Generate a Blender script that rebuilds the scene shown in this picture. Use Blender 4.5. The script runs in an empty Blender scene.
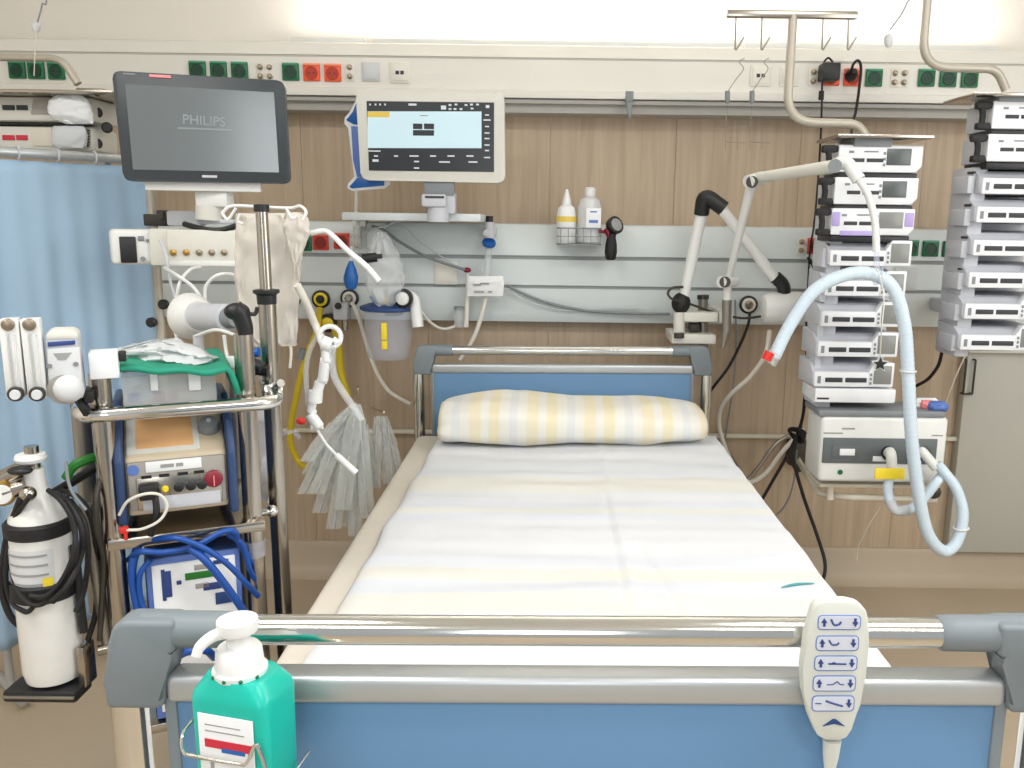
import bpy, bmesh, math, random
from mathutils import Vector, Matrix, noise
R = math.radians
sc = bpy.context.scene
COL = sc.collection
rnd = random.Random(7)

# ------------------------------------------------------------------ camera
F, CX, CY, H = 850.0, 550.0, 384.0, 1.42
PITCH, ROLL = R(10.7), R(0.75)
cam = bpy.data.objects.new('camera', bpy.data.cameras.new('camera'))
COL.objects.link(cam)
cam.matrix_world = (Matrix.Translation((0, 0, H)) @ Matrix.Rotation(R(90) - PITCH, 4, 'X')
                    @ Matrix.Rotation(ROLL, 4, 'Z'))
cam.data.sensor_width = 36
cam.data.lens = F / 1024 * 36
cam.data.shift_x = -(CX - 512) / 1024
cam.data.clip_start = 0.02
sc.camera = cam
CM = cam.matrix_world.to_3x3()
C0 = Vector((0, 0, H))

def ray(px, py):
    return CM @ Vector(((px - CX) / F, -(py - CY) / F, -1))
def A(px, py, Y):
    """the point of the plane y = Y seen along a pixel's ray"""
    d = ray(px, py)
    return C0 + d * (Y / d.y)
def sc_at(Y, z=1.3):
    """metres per pixel at a distance"""
    return (Y * math.cos(PITCH) + (H - z) * math.sin(PITCH)) / F

class Frame:
    """an upright frame: origin, turned about z"""
    def __init__(s, o, yaw):
        s.M = Matrix.Translation(o) @ Matrix.Rotation(R(yaw), 4, 'Z')
        s.I = s.M.inverted(); s.yaw = R(yaw); s.o = Vector(o)
    def px(s, px, py, ly=0.0):
        a = s.I @ C0; d = s.I.to_3x3() @ ray(px, py)
        return a + d * ((ly - a.y) / d.y)
    def w(s, *p):
        return s.M @ Vector(p)
W0 = Frame((0, 0, 0), 0)

# ------------------------------------------------------------------ materials
def lin(c):
    c = c / 255
    return c / 12.92 if c <= .04045 else ((c + .055) / 1.055) ** 2.4
def rgb(c):
    return (lin(c[0]), lin(c[1]), lin(c[2]), 1)
MATS = {}
def mat(name, c, rough=.5, metal=0, vary=.04, scale=30, bump=0, spec=.5, coat=0, alpha=None, emit=None):
    m = bpy.data.materials.new(name); m.use_nodes = True
    nt = m.node_tree; N = nt.nodes; L = nt.links
    b = N['Principled BSDF']
    b.inputs['Roughness'].default_value = rough
    b.inputs['Metallic'].default_value = metal
    b.inputs['Specular IOR Level'].default_value = spec
    b.inputs['Coat Weight'].default_value = coat
    tc = N.new('ShaderNodeTexCoord')
    nz = N.new('ShaderNodeTexNoise'); nz.inputs['Scale'].default_value = scale
    nz.inputs['Detail'].default_value = 3
    L.new(tc.outputs['Object'], nz.inputs['Vector'])
    mx = N.new('ShaderNodeMix'); mx.data_type = 'RGBA'
    base = rgb(c)
    mx.inputs[6].default_value = tuple(max(0, x * (1 - vary)) for x in base[:3]) + (1,)
    mx.inputs[7].default_value = tuple(min(1, x * (1 + vary)) for x in base[:3]) + (1,)
    L.new(nz.outputs['Fac'], mx.inputs[0])
    L.new(mx.outputs[2], b.inputs['Base Color'])
    if bump:
        bp = N.new('ShaderNodeBump'); bp.inputs['Strength'].default_value = bump
        bp.inputs['Distance'].default_value = .002
        L.new(nz.outputs['Fac'], bp.inputs['Height']); L.new(bp.outputs[0], b.inputs['Normal'])
    if emit:
        b.inputs['Emission Color'].default_value = base
        b.inputs['Emission Strength'].default_value = emit
    if alpha is not None:
        tr = N.new('ShaderNodeBsdfTransparent'); ms = N.new('ShaderNodeMixShader')
        ms.inputs[0].default_value = alpha
        L.new(tr.outputs[0], ms.inputs[1]); L.new(b.outputs[0], ms.inputs[2])
        L.new(ms.outputs[0], N['Material Output'].inputs[0])
    MATS[name] = m
    return m

mat('white_plastic', (224, 225, 222), .4)
mat('warm_white', (214, 213, 204), .45)
mat('cream_plastic', (216, 210, 194), .45)
mat('light_grey', (196, 198, 204), .45)
mat('pump_body', (192, 194, 201), .45)
mat('pump_face', (229, 231, 234), .4)
mat('lavender', (178, 160, 214), .45)
mat('mid_grey', (128, 133, 136), .5)
mat('display_grey', (132, 134, 130), .3)
mat('display_dark', (84, 90, 90), .3)
mat('bumper_grey', (120, 129, 134), .5)
mat('channel_grey', (170, 167, 160), .5)
mat('alu', (186, 190, 192), .35, .55, scale=8)
mat('chrome', (220, 220, 216), .12, 1, vary=.02)
mat('steel', (176, 169, 158), .22, 1, vary=.05)
mat('duct_seam', (188, 185, 176), .6)
mat('band_grey', (94, 100, 102), .45)
mat('bumper_blue', (42, 66, 108), .45)
mat('dull_steel', (150, 145, 135), .4, .8, vary=.08)
mat('painted_pole', (184, 177, 163), .35, .25)
mat('dark_metal', (70, 66, 60), .45, .5)
mat('black_plastic', (24, 25, 27), .45)
mat('black_rubber', (20, 20, 22), .6)
mat('dark_bezel', (54, 60, 64), .4)
mat('green_socket', (10, 104, 64), .4)
mat('green_dark', (6, 58, 38), .5)
mat('orange_socket', (236, 92, 48), .4)
mat('orange_dark', (176, 48, 22), .5)
mat('red_socket', (206, 60, 40), .4)
mat('red_dark', (130, 30, 20), .5)
mat('socket_white', (226, 222, 212), .4)
mat('pin_metal', (150, 138, 120), .35, .8)
mat('duct_paint', (226, 223, 215), .45, vary=.02, scale=4)
mat('rail_paint', (210, 217, 217), .4, vary=.02, scale=4)
mat('groove_grey', (158, 162, 161), .6)
mat('wall_paint', (232, 227, 218), .7, vary=.02, scale=3)
mat('ceiling_paint', (235, 234, 230), .8, vary=.02)
mat('cove', (182, 167, 146), .5, vary=.03, scale=5)
mat('cupboard_grey', (186, 185, 175), .5, vary=.02, scale=5)
mat('curtain_blue', (158, 185, 208), .85, vary=.04, scale=3, spec=.2)
mat('panel_blue', (96, 136, 174), .45, vary=.03, scale=3)
mat('device_blue', (36, 66, 122), .45)
mat('bright_blue', (22, 92, 168), .4)
mat('hose_blue', (16, 74, 156), .4)
mat('hose_pale', (204, 220, 232), .35, vary=.03)
mat('hose_white', (222, 218, 208), .45)
mat('hose_yellow', (200, 176, 30), .5)
mat('label_yellow', (240, 214, 50), .5)
mat('label_white', (232, 234, 235), .6)
mat('paper_grey', (206, 208, 210), .7)
mat('ink', (52, 54, 58), .6)
mat('ink_faint', (150, 150, 150), .6)
mat('ink_blue', (46, 66, 130), .5)
mat('ink_lightblue', (90, 120, 190), .5)
mat('red_mark', (200, 40, 60), .5)
mat('pink_lamp', (240, 150, 150), .4)
mat('red_plastic', (214, 44, 36), .4)
mat('maroon', (130, 24, 44), .4)
mat('green_cloth', (18, 140, 112), .6)
mat('green_hose', (30, 116, 34), .5)
mat('orange_screen', (226, 176, 124), .3)
mat('beige_device', (206, 190, 164), .45)
mat('panel_grey', (160, 156, 148), .5)
mat('cylinder_white', (226, 226, 222), .35, coat=.3)
mat('teal_strip', (72, 146, 150), .6)
mat('turquoise', (18, 182, 164), .3, vary=.03)
mat('pump_white', (228, 229, 228), .35)
mat('remote_body', (208, 211, 203), .5)
mat('remote_key', (206, 212, 224), .5)
mat('brass', (176, 140, 70), .35, .8)
mat('mattress_beige', (214, 207, 194), .8, bump=.2)
mat('bag_plastic', (220, 213, 203), .4, vary=.03, scale=8, alpha=.78)
mat('clear_plastic', (226, 230, 232), .15, vary=.05, alpha=.32)
mat('clear_package', (222, 228, 224), .25, vary=.12, scale=40, alpha=.36)
mat('clear_blue', (214, 222, 238), .2, alpha=.28)
mat('wrap_plastic', (222, 224, 226), .2, vary=.1, alpha=.75)
mat('screen_pale', (190, 216, 226), .3, emit=.22, vary=.02)
mat('screen_dark', (42, 44, 48), .25, emit=.05)
mat('screen_yellow', (200, 172, 70), .3, emit=.3)
mat('screen_text', (190, 196, 200), .3, emit=.3)
mat('lit_tube', (255, 250, 240), .4, emit=6)

def screen_material():
    m = mat('monitor_glass', (104, 110, 112), .16, vary=.02, emit=.08, spec=.8)
    return m
screen_material()

def wood_material():
    m = mat('wood_cladding', (178, 156, 130), .5, vary=.05)
    nt = m.node_tree; N = nt.nodes; L = nt.links
    b = N['Principled BSDF']
    tc = N.new('ShaderNodeTexCoord'); mp = N.new('ShaderNodeMapping')
    mp.inputs['Scale'].default_value = (26, 26, 1.3)
    nz = N.new('ShaderNodeTexNoise'); nz.inputs['Scale'].default_value = 1.6
    nz.inputs['Detail'].default_value = 6; nz.inputs['Distortion'].default_value = .6
    L.new(tc.outputs['Object'], mp.inputs[0]); L.new(mp.outputs[0], nz.inputs['Vector'])
    cr = N.new('ShaderNodeValToRGB')
    cr.color_ramp.elements[0].position = .3; cr.color_ramp.elements[0].color = rgb((174, 154, 130))
    cr.color_ramp.elements[1].position = .72; cr.color_ramp.elements[1].color = rgb((194, 174, 149))
    L.new(nz.outputs['Fac'], cr.inputs[0]); L.new(cr.outputs[0], b.inputs['Base Color'])
wood_material()

def floor_material():
    m = mat('vinyl_floor', (178, 162, 140), .45, vary=.06, scale=2.5)
floor_material()

def band_material(name, base, bands, axis, rough=.85, wob=.015, bump=.0):
    """cloth with soft woven bands; bands = [(centre, halfwidth, colour, strength)] along an object axis"""
    m = bpy.data.materials.new(name); m.use_nodes = True
    nt = m.node_tree; N = nt.nodes; L = nt.links
    b = N['Principled BSDF']; b.inputs['Roughness'].default_value = rough
    b.inputs['Specular IOR Level'].default_value = .2
    tc = N.new('ShaderNodeTexCoord'); sp = N.new('ShaderNodeSeparateXYZ')
    L.new(tc.outputs['Object'], sp.inputs[0])
    nz = N.new('ShaderNodeTexNoise'); nz.inputs['Scale'].default_value = 4
    L.new(tc.outputs['Object'], nz.inputs['Vector'])
    ad = N.new('ShaderNodeMath'); ad.operation = 'MULTIPLY_ADD'
    L.new(nz.outputs['Fac'], ad.inputs[0]); ad.inputs[1].default_value = wob
    L.new(sp.outputs[axis], ad.inputs[2])
    col = None
    rg = N.new('ShaderNodeRGB'); rg.outputs[0].default_value = rgb(base); col = rg.outputs[0]
    for c, hw, cc, s in bands:
        d = N.new('ShaderNodeMath'); d.operation = 'SUBTRACT'; d.inputs[1].default_value = c + wob * .5
        L.new(ad.outputs[0], d.inputs[0])
        ab = N.new('ShaderNodeMath'); ab.operation = 'ABSOLUTE'; L.new(d.outputs[0], ab.inputs[0])
        mr = N.new('ShaderNodeMapRange'); mr.interpolation_type = 'SMOOTHSTEP'
        mr.inputs[1].default_value = hw * 1.15; mr.inputs[2].default_value = hw * .75
        mr.inputs[3].default_value = 0; mr.inputs[4].default_value = s
        L.new(ab.outputs[0], mr.inputs[0])
        mx = N.new('ShaderNodeMix'); mx.data_type = 'RGBA'
        L.new(mr.outputs[0], mx.inputs[0]); L.new(col, mx.inputs[6]); mx.inputs[7].default_value = rgb(cc)
        col = mx.outputs[2]
    L.new(col, b.inputs['Base Color'])
    if bump:
        n2 = N.new('ShaderNodeTexNoise'); n2.inputs['Scale'].default_value = 400
        L.new(tc.outputs['Object'], n2.inputs['Vector'])
        bp = N.new('ShaderNodeBump'); bp.inputs['Strength'].default_value = bump; bp.inputs['Distance'].default_value = .001
        L.new(n2.outputs['Fac'], bp.inputs['Height']); L.new(bp.outputs[0], b.inputs['Normal'])
    MATS[name] = m

# ------------------------------------------------------------------ objects
def tag(o, label=None, cat=None, group=None, kind=None):
    if label: o['label'] = label
    if cat: o['category'] = cat
    if group: o['group'] = group
    if kind: o['kind'] = kind
    return o
def thing(name, label, cat, loc=(0, 0, 0), yaw=0, group=None):
    o = bpy.data.objects.new(name, None); COL.objects.link(o)
    o.empty_display_size = .05
    o.matrix_world = Matrix.Translation(loc) @ Matrix.Rotation(R(yaw), 4, 'Z')
    return tag(o, label, cat, group)
def root_matrix(o):
    while o.parent: o = o.parent
    return Matrix.LocRotScale(o.location, o.rotation_euler, None)
def kids(o):
    return [c for c in bpy.data.objects if c.parent == o]
def dup(o, loc=None, label=None, parent=None):
    def go(a, par):
        c = a.copy(); COL.objects.link(c); c.parent = par
        for ch in KIDS.get(a.name, []): go(ch, c)
        return c
    c = go(o, parent)
    if loc is not None: c.location = loc
    if label: c['label'] = label
    return c
KIDS = {}

class MB:
    def __init__(s, frame=None):
        s.bm = bmesh.new(); s.M = frame.M if frame else Matrix.Identity(4)
    def _bevel(s, vs, bev, seg=2):
        es = {e for v in vs for e in v.link_edges}
        bmesh.ops.bevel(s.bm, geom=list(es), offset=bev, segments=seg, affect='EDGES', profile=.5)
    def box(s, c, size, bev=0, rot=None, seg=2):
        m = Matrix.Translation(c)
        if rot is not None: m = m @ rot.to_4x4()
        m = m @ Matrix.Diagonal((size[0], size[1], size[2], 1))
        r = bmesh.ops.create_cube(s.bm, size=1, matrix=m)
        if bev: s._bevel(r['verts'], bev, seg)
        return s
    def b2(s, p, q, bev=0, seg=2):
        p = Vector(p); q = Vector(q)
        return s.box((p + q) / 2, [max(abs(a), 1e-5) for a in (q - p)], bev, seg=seg)
    def pbox(s, x0, y0, x1, y1, Y, D, bev=0, fr=W0, seg=2):
        """box whose front face spans a pixel rectangle on the frame's plane Y, D deep"""
        xm, ym = (x0 + x1) / 2, (y0 + y1) / 2
        a = fr.px(x0, ym, Y).x; b = fr.px(x1, ym, Y).x
        t = fr.px(xm, y0, Y).z; u = fr.px(xm, y1, Y).z
        return s.b2((a, Y, u), (b, Y + D, t), bev, seg)
    def cyl(s, p0, p1, r0, r1=None, n=16):
        p0 = Vector(p0); p1 = Vector(p1); r1 = r0 if r1 is None else r1
        d = p1 - p0
        q = Vector((0, 0, 1)).rotation_difference(d.normalized())
        m = Matrix.Translation((p0 + p1) / 2) @ q.to_matrix().to_4x4()
        bmesh.ops.create_cone(s.bm, cap_ends=True, cap_tris=False, segments=n, radius1=max(r0, 1e-5),
                              radius2=max(r1, 1e-5), depth=d.length, matrix=m)
        return s
    def ball(s, c, r, scale=(1, 1, 1), u=16, v=10, rot=None):
        m = Matrix.Translation(c)
        if rot is not None: m = m @ rot.to_4x4()
        m = m @ Matrix.Diagonal((r * scale[0], r * scale[1], r * scale[2], 1))
        bmesh.ops.create_uvsphere(s.bm, u_segments=u, v_segments=v, radius=1, matrix=m)
        return s
    def lathe(s, prof, o, axis=(0, 0, 1), n=24, cap=True):
        """prof = [(radius, distance along axis)]"""
        q = Vector((0, 0, 1)).rotation_difference(Vector(axis).normalized())
        o = Vector(o); rings = []
        for r, h in prof:
            rings.append([s.bm.verts.new(o + q @ Vector((max(r, 1e-4) * math.cos(2 * math.pi * i / n),
                          max(r, 1e-4) * math.sin(2 * math.pi * i / n), h))) for i in range(n)])
        for a, b in zip(rings, rings[1:]):
            for i in range(n):
                s.bm.faces.new((a[i], a[(i + 1) % n], b[(i + 1) % n], b[i]))
        if cap:
            s.bm.faces.new(rings[0][::-1]); s.bm.faces.new(rings[-1])
        return s
    def torus(s, c, axis, r, rr, n=24, k=8):
        q = Vector((0, 0, 1)).rotation_difference(Vector(axis).normalized())
        pts = [Vector(c) + q @ Vector((r * math.cos(2 * math.pi * i / n), r * math.sin(2 * math.pi * i / n), 0)) for i in range(n)]
        return s.sweep(pts, rr, k, True)
    def sweep(s, pts, r, n=8, closed=False):
        pts = [Vector(p) for p in pts]
        N = len(pts); rings = []; up = None
        for i, p in enumerate(pts):
            if closed: t = pts[(i + 1) % N] - pts[i - 1]
            else: t = pts[min(i + 1, N - 1)] - pts[max(i - 1, 0)]
            t.normalize()
            if up is None:
                up = t.orthogonal().normalized()
            else:
                up = (up - t * up.dot(t))
                up = up.normalized() if up.length > 1e-6 else t.orthogonal().normalized()
            sd = t.cross(up)
            rr = r(i / max(N - 1, 1)) if callable(r) else r
            rings.append([s.bm.verts.new(p + (up * math.cos(2 * math.pi * k / n) + sd * math.sin(2 * math.pi * k / n)) * rr) for k in range(n)])
        for i in range(N if closed else N - 1):
            a, b = rings[i], rings[(i + 1) % N]
            for k in range(n):
                s.bm.faces.new((a[k], a[(k + 1) % n], b[(k + 1) % n], b[k]))
        if not closed:
            s.bm.faces.new(rings[0][::-1]); s.bm.faces.new(rings[-1])
        return s
    def tube(s, pts, r, n=8, sub=8, closed=False):
        return s.sweep(spline(pts, sub, closed), r, n, closed)
    def ptube(s, pts, r, n=8, sub=8, closed=False, fr=W0):
        return s.tube([fr.px(*p) for p in pts], r, n, sub, closed)
    def prism(s, poly, o, ux, uy, depth, bev=0, seg=2):
        """poly in the plane (ux, uy) at o, pushed along depth (a vector)"""
        o = Vector(o); ux = Vector(ux); uy = Vector(uy); d = Vector(depth)
        a = [s.bm.verts.new(o + ux * x + uy * y) for x, y in poly]
        b = [s.bm.verts.new(o + ux * x + uy * y + d) for x, y in poly]
        n = len(a)
        s.bm.faces.new(a); s.bm.faces.new(b[::-1])
        for i in range(n):
            s.bm.faces.new((a[i], b[i], b[(i + 1) % n], a[(i + 1) % n]))
        if bev: s._bevel(a + b, bev, seg)
        return s
    def pprism(s, pts, Y, D, bev=0, fr=W0):
        """outline given in pixels on the frame's plane Y, given its real thickness D"""
        q = [fr.px(x, y, Y) for x, y in pts]
        return s.prism([(p.x, p.z) for p in q], (0, Y, 0), (1, 0, 0), (0, 0, 1), (0, D, 0), bev)
    def grid(s, f, nu, nv, closed_u=False):
        V = [[s.bm.verts.new(f(i / nu, j / nv)) for i in range(nu + (0 if closed_u else 1))] for j in range(nv + 1)]
        m = len(V[0])
        for j in range(nv):
            for i in range(nu):
                s.bm.faces.new((V[j][i], V[j][(i + 1) % m], V[j + 1][(i + 1) % m], V[j + 1][i]))
        return V
    def puff(s, rows, Y, th, nu=14, sub=5, wr=.004, fr=W0, seed=0, flat=2.0):
        """a soft closed bag: rows (py, left px, right px) from top to bottom"""
        sm = spline([Vector((a, b, c)) for a, b, c in rows], sub)
        K = 2 * nu
        n = len(sm); rings = []
        for j, (py, xl, xr) in enumerate(sm):
            v = j / (n - 1); env = max(.12, (math.sin(math.pi * min(max(v, .02), .98))) ** .5)
            ring = []
            for i in range(K):
                a = 2 * math.pi * i / K
                u = math.copysign(abs(math.cos(a)) ** .8, math.cos(a)); w = math.sin(a)
                p = fr.px((xl + xr) / 2 + u * (xr - xl) / 2, py, Y)
                p.y += -w * th / 2 * env
                p.y += wr * noise.noise(Vector((u * 3 + seed, v * 5, w)) * 1.7) * 2
                p.x += wr * .6 * noise.noise(Vector((u * 2 + seed + 9, v * 6, w)) * 2)
                ring.append(s.bm.verts.new(p))
            rings.append(ring)
        for a, b in zip(rings, rings[1:]):
            for i in range(K):
                s.bm.faces.new((a[i], a[(i + 1) % K], b[(i + 1) % K], b[i]))
        s.bm.faces.new(rings[0][::-1]); s.bm.faces.new(rings[-1])
        return s
    def build(s, name, m, parent=None, local=False, label=None, smooth=40, kind=None):
        bm = s.bm
        bmesh.ops.recalc_face_normals(bm, faces=bm.faces[:])
        bm.transform(s.M)
        loc = None
        if parent is not None:
            if not local: bm.transform(root_matrix(parent).inverted())
        elif not local:
            xs = [v.co for v in bm.verts]
            lo = Vector([min(v[i] for v in xs) for i in range(3)]); hi = Vector([max(v[i] for v in xs) for i in range(3)])
            loc = Vector(((lo.x + hi.x) / 2, (lo.y + hi.y) / 2, lo.z))
            bm.transform(Matrix.Translation(-loc))
        me = bpy.data.meshes.new(name); bm.to_mesh(me); bm.free()
        me.materials.append(MATS[m] if isinstance(m, str) else m)
        if smooth:
            me.polygons.foreach_set('use_smooth', [True] * len(me.polygons))
            me.set_sharp_from_angle(angle=R(smooth))
        o = bpy.data.objects.new(name, me); COL.objects.link(o)
        if parent is not None:
            o.parent = parent; KIDS.setdefault(parent.name, []).append(o)
        elif loc is not None: o.location = loc
        if label: o['label'] = label
        if kind: o['kind'] = kind
        return o

def spline(pts, sub=8, closed=False):
    pts = [Vector(p) for p in pts]
    n = len(pts)
    if n == 2 or sub <= 1: return pts
    out = []
    for i in range(n if closed else n - 1):
        p1, p2 = pts[i], pts[(i + 1) % n]
        p0 = pts[i - 1] if (i > 0 or closed) else p1 * 2 - p2
        p3 = pts[(i + 2) % n] if (i + 2 < n or closed) else p2 * 2 - p1
        for k in range(sub):
            t = k / sub
            out.append(.5 * ((2 * p1) + (p2 - p0) * t + (2 * p0 - 5 * p1 + 4 * p2 - p3) * t * t + (3 * p1 - p0 - 3 * p2 + p3) * t ** 3))
    if not closed: out.append(pts[-1])
    return out

def bend(pts, r, k=6):
    """a polyline with rounded corners"""
    pts = [Vector(p) for p in pts]; out = [pts[0]]
    for a, b, c in zip(pts, pts[1:], pts[2:]):
        d1 = (a - b); d2 = (c - b)
        q = min(r, d1.length * .49, d2.length * .49)
        p = b + d1.normalized() * q; s = b + d2.normalized() * q
        for i in range(k + 1):
            t = i / k
            out.append(p * (1 - t) ** 2 + b * 2 * t * (1 - t) + s * t * t)
    out.append(pts[-1]); return out

def text(name, body, size, m, M, parent=None, bold=0.0, ext=.0004):
    cu = bpy.data.curves.new(name, 'FONT'); cu.body = body; cu.size = size
    cu.align_x = 'CENTER'; cu.align_y = 'CENTER'; cu.extrude = ext; cu.offset = bold
    t = bpy.data.objects.new(name, cu); COL.objects.link(t)
    bpy.context.view_layer.update()
    me = bpy.data.meshes.new_from_object(t.evaluated_get(bpy.context.evaluated_depsgraph_get()))
    bpy.data.objects.remove(t)
    me.transform(M)
    if parent is not None: me.transform(root_matrix(parent).inverted())
    me.materials.clear(); me.materials.append(MATS[m])
    o = bpy.data.objects.new(name, me); COL.objects.link(o)
    if parent is not None:
        o.parent = parent; KIDS.setdefault(parent.name, []).append(o)
    return o
def face_m(p, yaw=0, tilt=0, roll=0):
    """text standing upright at p, facing the viewer's side (-y) of a frame"""
    return (Matrix.Translation(p) @ Matrix.Rotation(yaw, 4, 'Z') @ Matrix.Rotation(R(90) + tilt, 4, 'X')
            @ Matrix.Rotation(roll, 4, 'Z'))
def rquad(q, r, k=4):
    q = [Vector((a, b)) for a, b in q]; out = []
    for i in range(4):
        p, b, n = q[i - 1], q[i], q[(i + 1) % 4]
        s = b + (p - b).normalized() * r; e = b + (n - b).normalized() * r
        for j in range(k + 1):
            t = j / k; out.append(tuple(s * (1 - t) ** 2 + b * 2 * t * (1 - t) + e * t * t))
    return out
# ================================================================== THE ROOM
YW = 3.30
XL, XR, YB, ZC = -2.75, 2.55, -2.2, 2.85
MB().b2((XL - .1, YB, -.1), (XR + .1, YW + .1, 0)).build('floor', 'vinyl_floor', kind='structure')
MB().b2((XL - .1, YB, ZC), (XR + .1, YW + .1, ZC + .1)).build('ceiling', 'ceiling_paint', kind='structure')
MB().b2((XL, YW, 0), (XR, YW + .1, ZC)).build('wall_back', 'wall_paint', kind='structure')
MB().b2((XL - .1, YB, 0), (XL, YW + .1, ZC)).build('wall_left', 'wall_paint', kind='structure')
MB().b2((XR, YB, 0), (XR + .1, YW + .1, ZC)).build('wall_right', 'wall_paint', kind='structure')

YC = 3.285                                      # face of the wood cladding
xs_seam = [A(p, 170, YC).x for p in (302, 426, 550, 675, 799, 923)]
edges = [XL] + xs_seam + [XR]
Z_COVE = A(700, 545, YC).z
z_mid = A(550, 225, YC).z
mb = MB()
for a, b in zip(edges, edges[1:]):
    mb.b2((a + .0006, YC, Z_COVE), (b - .0006, YW, z_mid - .004))
    mb.b2((a + .0006, YC, z_mid + .004), (b - .0006, YW, A(550, 96, YC).z))
mb.build('trim_1', 'wood_cladding', kind='structure')
mb = MB()
mb.prism([(YW, 0), (YW, Z_COVE), (YC - .012, Z_COVE), (YC - .02, Z_COVE - .02), (YC - .024, .045), (YC - .05, .012), (YC - .075, 0)],
         (XL, 0, 0), (0, 1, 0), (0, 0, 1), (XR - XL, 0, 0))
mb.build('baseboard_back', 'cove', kind='structure')

# upper supply duct ------------------------------------------------------------
YD = 3.14
def zd(py, Y=YD): return A(550, py, Y).z
duct = thing('supply_duct', 'long white wall duct of sockets above the wood panelling', 'wall duct', (0, YD, zd(100)))
ex = (XR - XL - .02, 0, 0); eo = (XL + .01, 0, 0)
mb = MB()
mb.prism([(YW - .001, zd(90)), (YD, zd(90)), (YD, zd(60)), (YD + .006, zd(59.8)), (YD + .006, zd(58)), (YD, zd(57.6)), (YD + .014, zd(46, YD + .014)), (YD + .05, zd(44.5, YD + .04)), (YW - .001, zd(44, YD + .04))], eo, (0, 1, 0), (0, 0, 1), ex)
mb.build('duct_body', 'duct_paint', duct)
mb = MB()
mb.prism([(YW - .001, zd(98, YD - .01)), (YD - .01, zd(98, YD - .01)), (YD - .012, zd(96)), (YD - .012, zd(91)), (YD - .004, zd(90.2)), (YW - .001, zd(90.2))], eo, (0, 1, 0), (0, 0, 1), ex)
mb.build('duct_lip', 'duct_paint', duct)
mb = MB()
mb.prism([(YW - .001, zd(113, YD + .03)), (YD + .03, zd(113, YD + .03)), (YD + .03, zd(104, YD + .03)), (YD + .004, zd(103.4)), (YD + .004, zd(99.6)), (YD + .02, zd(99)), (YW - .001, zd(98.6))], eo, (0, 1, 0), (0, 0, 1), ex)
mb.build('cable_channel', 'channel_grey', duct)
mb = MB()
mb.b2((XL + .01, YD + .02, zd(98.8)), (XR - .01, YW - .001, zd(98.2)))
mb.build('groove_strip', 'groove_grey', duct)
mb = MB(); mb.b2((XL + .011, YD + .0045, zd(60)), (XR - .011, YD + .02, zd(57.8))); mb.build('seam_strip', 'duct_seam', duct)

# the uplight strip lying on top of the duct
zt = zd(44, YD + .04)
lampx0, lampx1 = A(372, 40, YD + .07).x, A(735, 40, YD + .07).x
up = thing('uplight', 'slim white light strip lying on top of the wall duct', 'lamp', (0, YD + .1, zt))
mb = MB(); mb.b2((lampx0, YD + .075, zt), (lampx1, YD + .115, zt + .02), .004); mb.build('lamp_housing', 'white_plastic', up)

# lower equipment rail -----------------------------------------------------------
YR = 3.205
def zr(py, Y=YR): return A(640, py, Y).z
rail = thing('equipment_rail', 'broad pale grey wall rail with two grooves behind the bed head', 'wall rail', (0, YR, zr(322)))
mb = MB()
mb.prism([(YW, zr(323, YR + .012)), (YR + .012, zr(323, YR + .012)), (YR, zr(316)), (YR, zr(290)), (YW, zr(290))], eo, (0, 1, 0), (0, 0, 1), ex)
mb.prism([(YW, zr(286.5)), (YR, zr(286.5)), (YR, zr(261)), (YW, zr(261))], eo, (0, 1, 0), (0, 0, 1), ex)
mb.prism([(YW, zr(257)), (YR, zr(257)), (YR, zr(232)), (YR + .012, zr(226, YR + .012)), (YR + .03, zr(225, YR + .02)), (YW, zr(225, YR + .02))], eo, (0, 1, 0), (0, 0, 1), ex)
mb.build('rail_body', 'rail_paint', rail)
mb = MB()
mb.b2((XL + .02, YR + .012, zr(290.2)), (XR - .02, YW, zr(286.3)))
mb.b2((XL + .02, YR + .012, zr(261.2)), (XR - .02, YW, zr(256.8)))
mb.build('rail_groove', 'groove_grey', rail)

# thin bumper rail low on the wall
br = thing('bumper_rail', 'thin beige wall rail running low from the bed to the cupboard', 'wall rail', A(830, 434, YC))
a, b = A(560, 434, YC - .03), A(958, 437, YC - .03)
mb = MB(); mb.b2((-1.2, YC - .03, a.z - .008), (b.x, YC - .012, a.z + .008), .003); mb.build('rail_bar', 'cream_plastic', br)
mb = MB()
for px in (470, 640, 760, 900):
    x = A(px, 434, YC).x; mb.b2((x - .012, YC - .014, a.z - .006), (x + .012, YC, a.z + .006))
mb.build('bracket', 'cream_plastic', br)
mb = MB(); mb.b2((b.x, YC - .034, a.z - .014), (b.x + .03, YC - .0, a.z + .014), .003); mb.build('end_clip', 'dark_metal', br, label='dark end clip')

# grey cupboard at the right
cb = thing('wall_cupboard', 'flat grey cupboard front with a dark pull handle at far right', 'cupboard', (1.75, 3.2, Z_COVE))
YK = 3.235
xk = A(958, 450, YK).x
ztop = A(990, 352, YK).z
mb = MB(); mb.b2((xk, YK, Z_COVE + .003), (XR - .004, YC - .001, ztop), .004); mb.build('door_panel', 'cupboard_grey', cb)
mb = MB(); mb.b2((xk - .01, YK - .03, ztop), (XR - .004, YC - .001, ztop + .02), .004); mb.build('top_ledge', 'warm_white', cb)
p0, p1 = A(967, 357, YK - .02), A(970, 394, YK - .02)
mb = MB()
mb.sweep(bend([(p0.x, YK, p0.z - .012), (p0.x, YK - .02, p0.z - .012), (p0.x, YK - .02, p1.z), (p0.x, YK, p1.z)], .006), .004)
mb.sweep(bend([(p0.x + .035, YK, p0.z - .012), (p0.x + .035, YK - .02, p0.z - .012), (p0.x + .035, YK - .02, p1.z), (p0.x + .035, YK, p1.z)], .006), .004)
mb.cyl((p0.x, YK - .02, p1.z), (p0.x + .035, YK - .02, p1.z), .004)
mb.build('pull_handle', 'dark_metal', cb)

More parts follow.
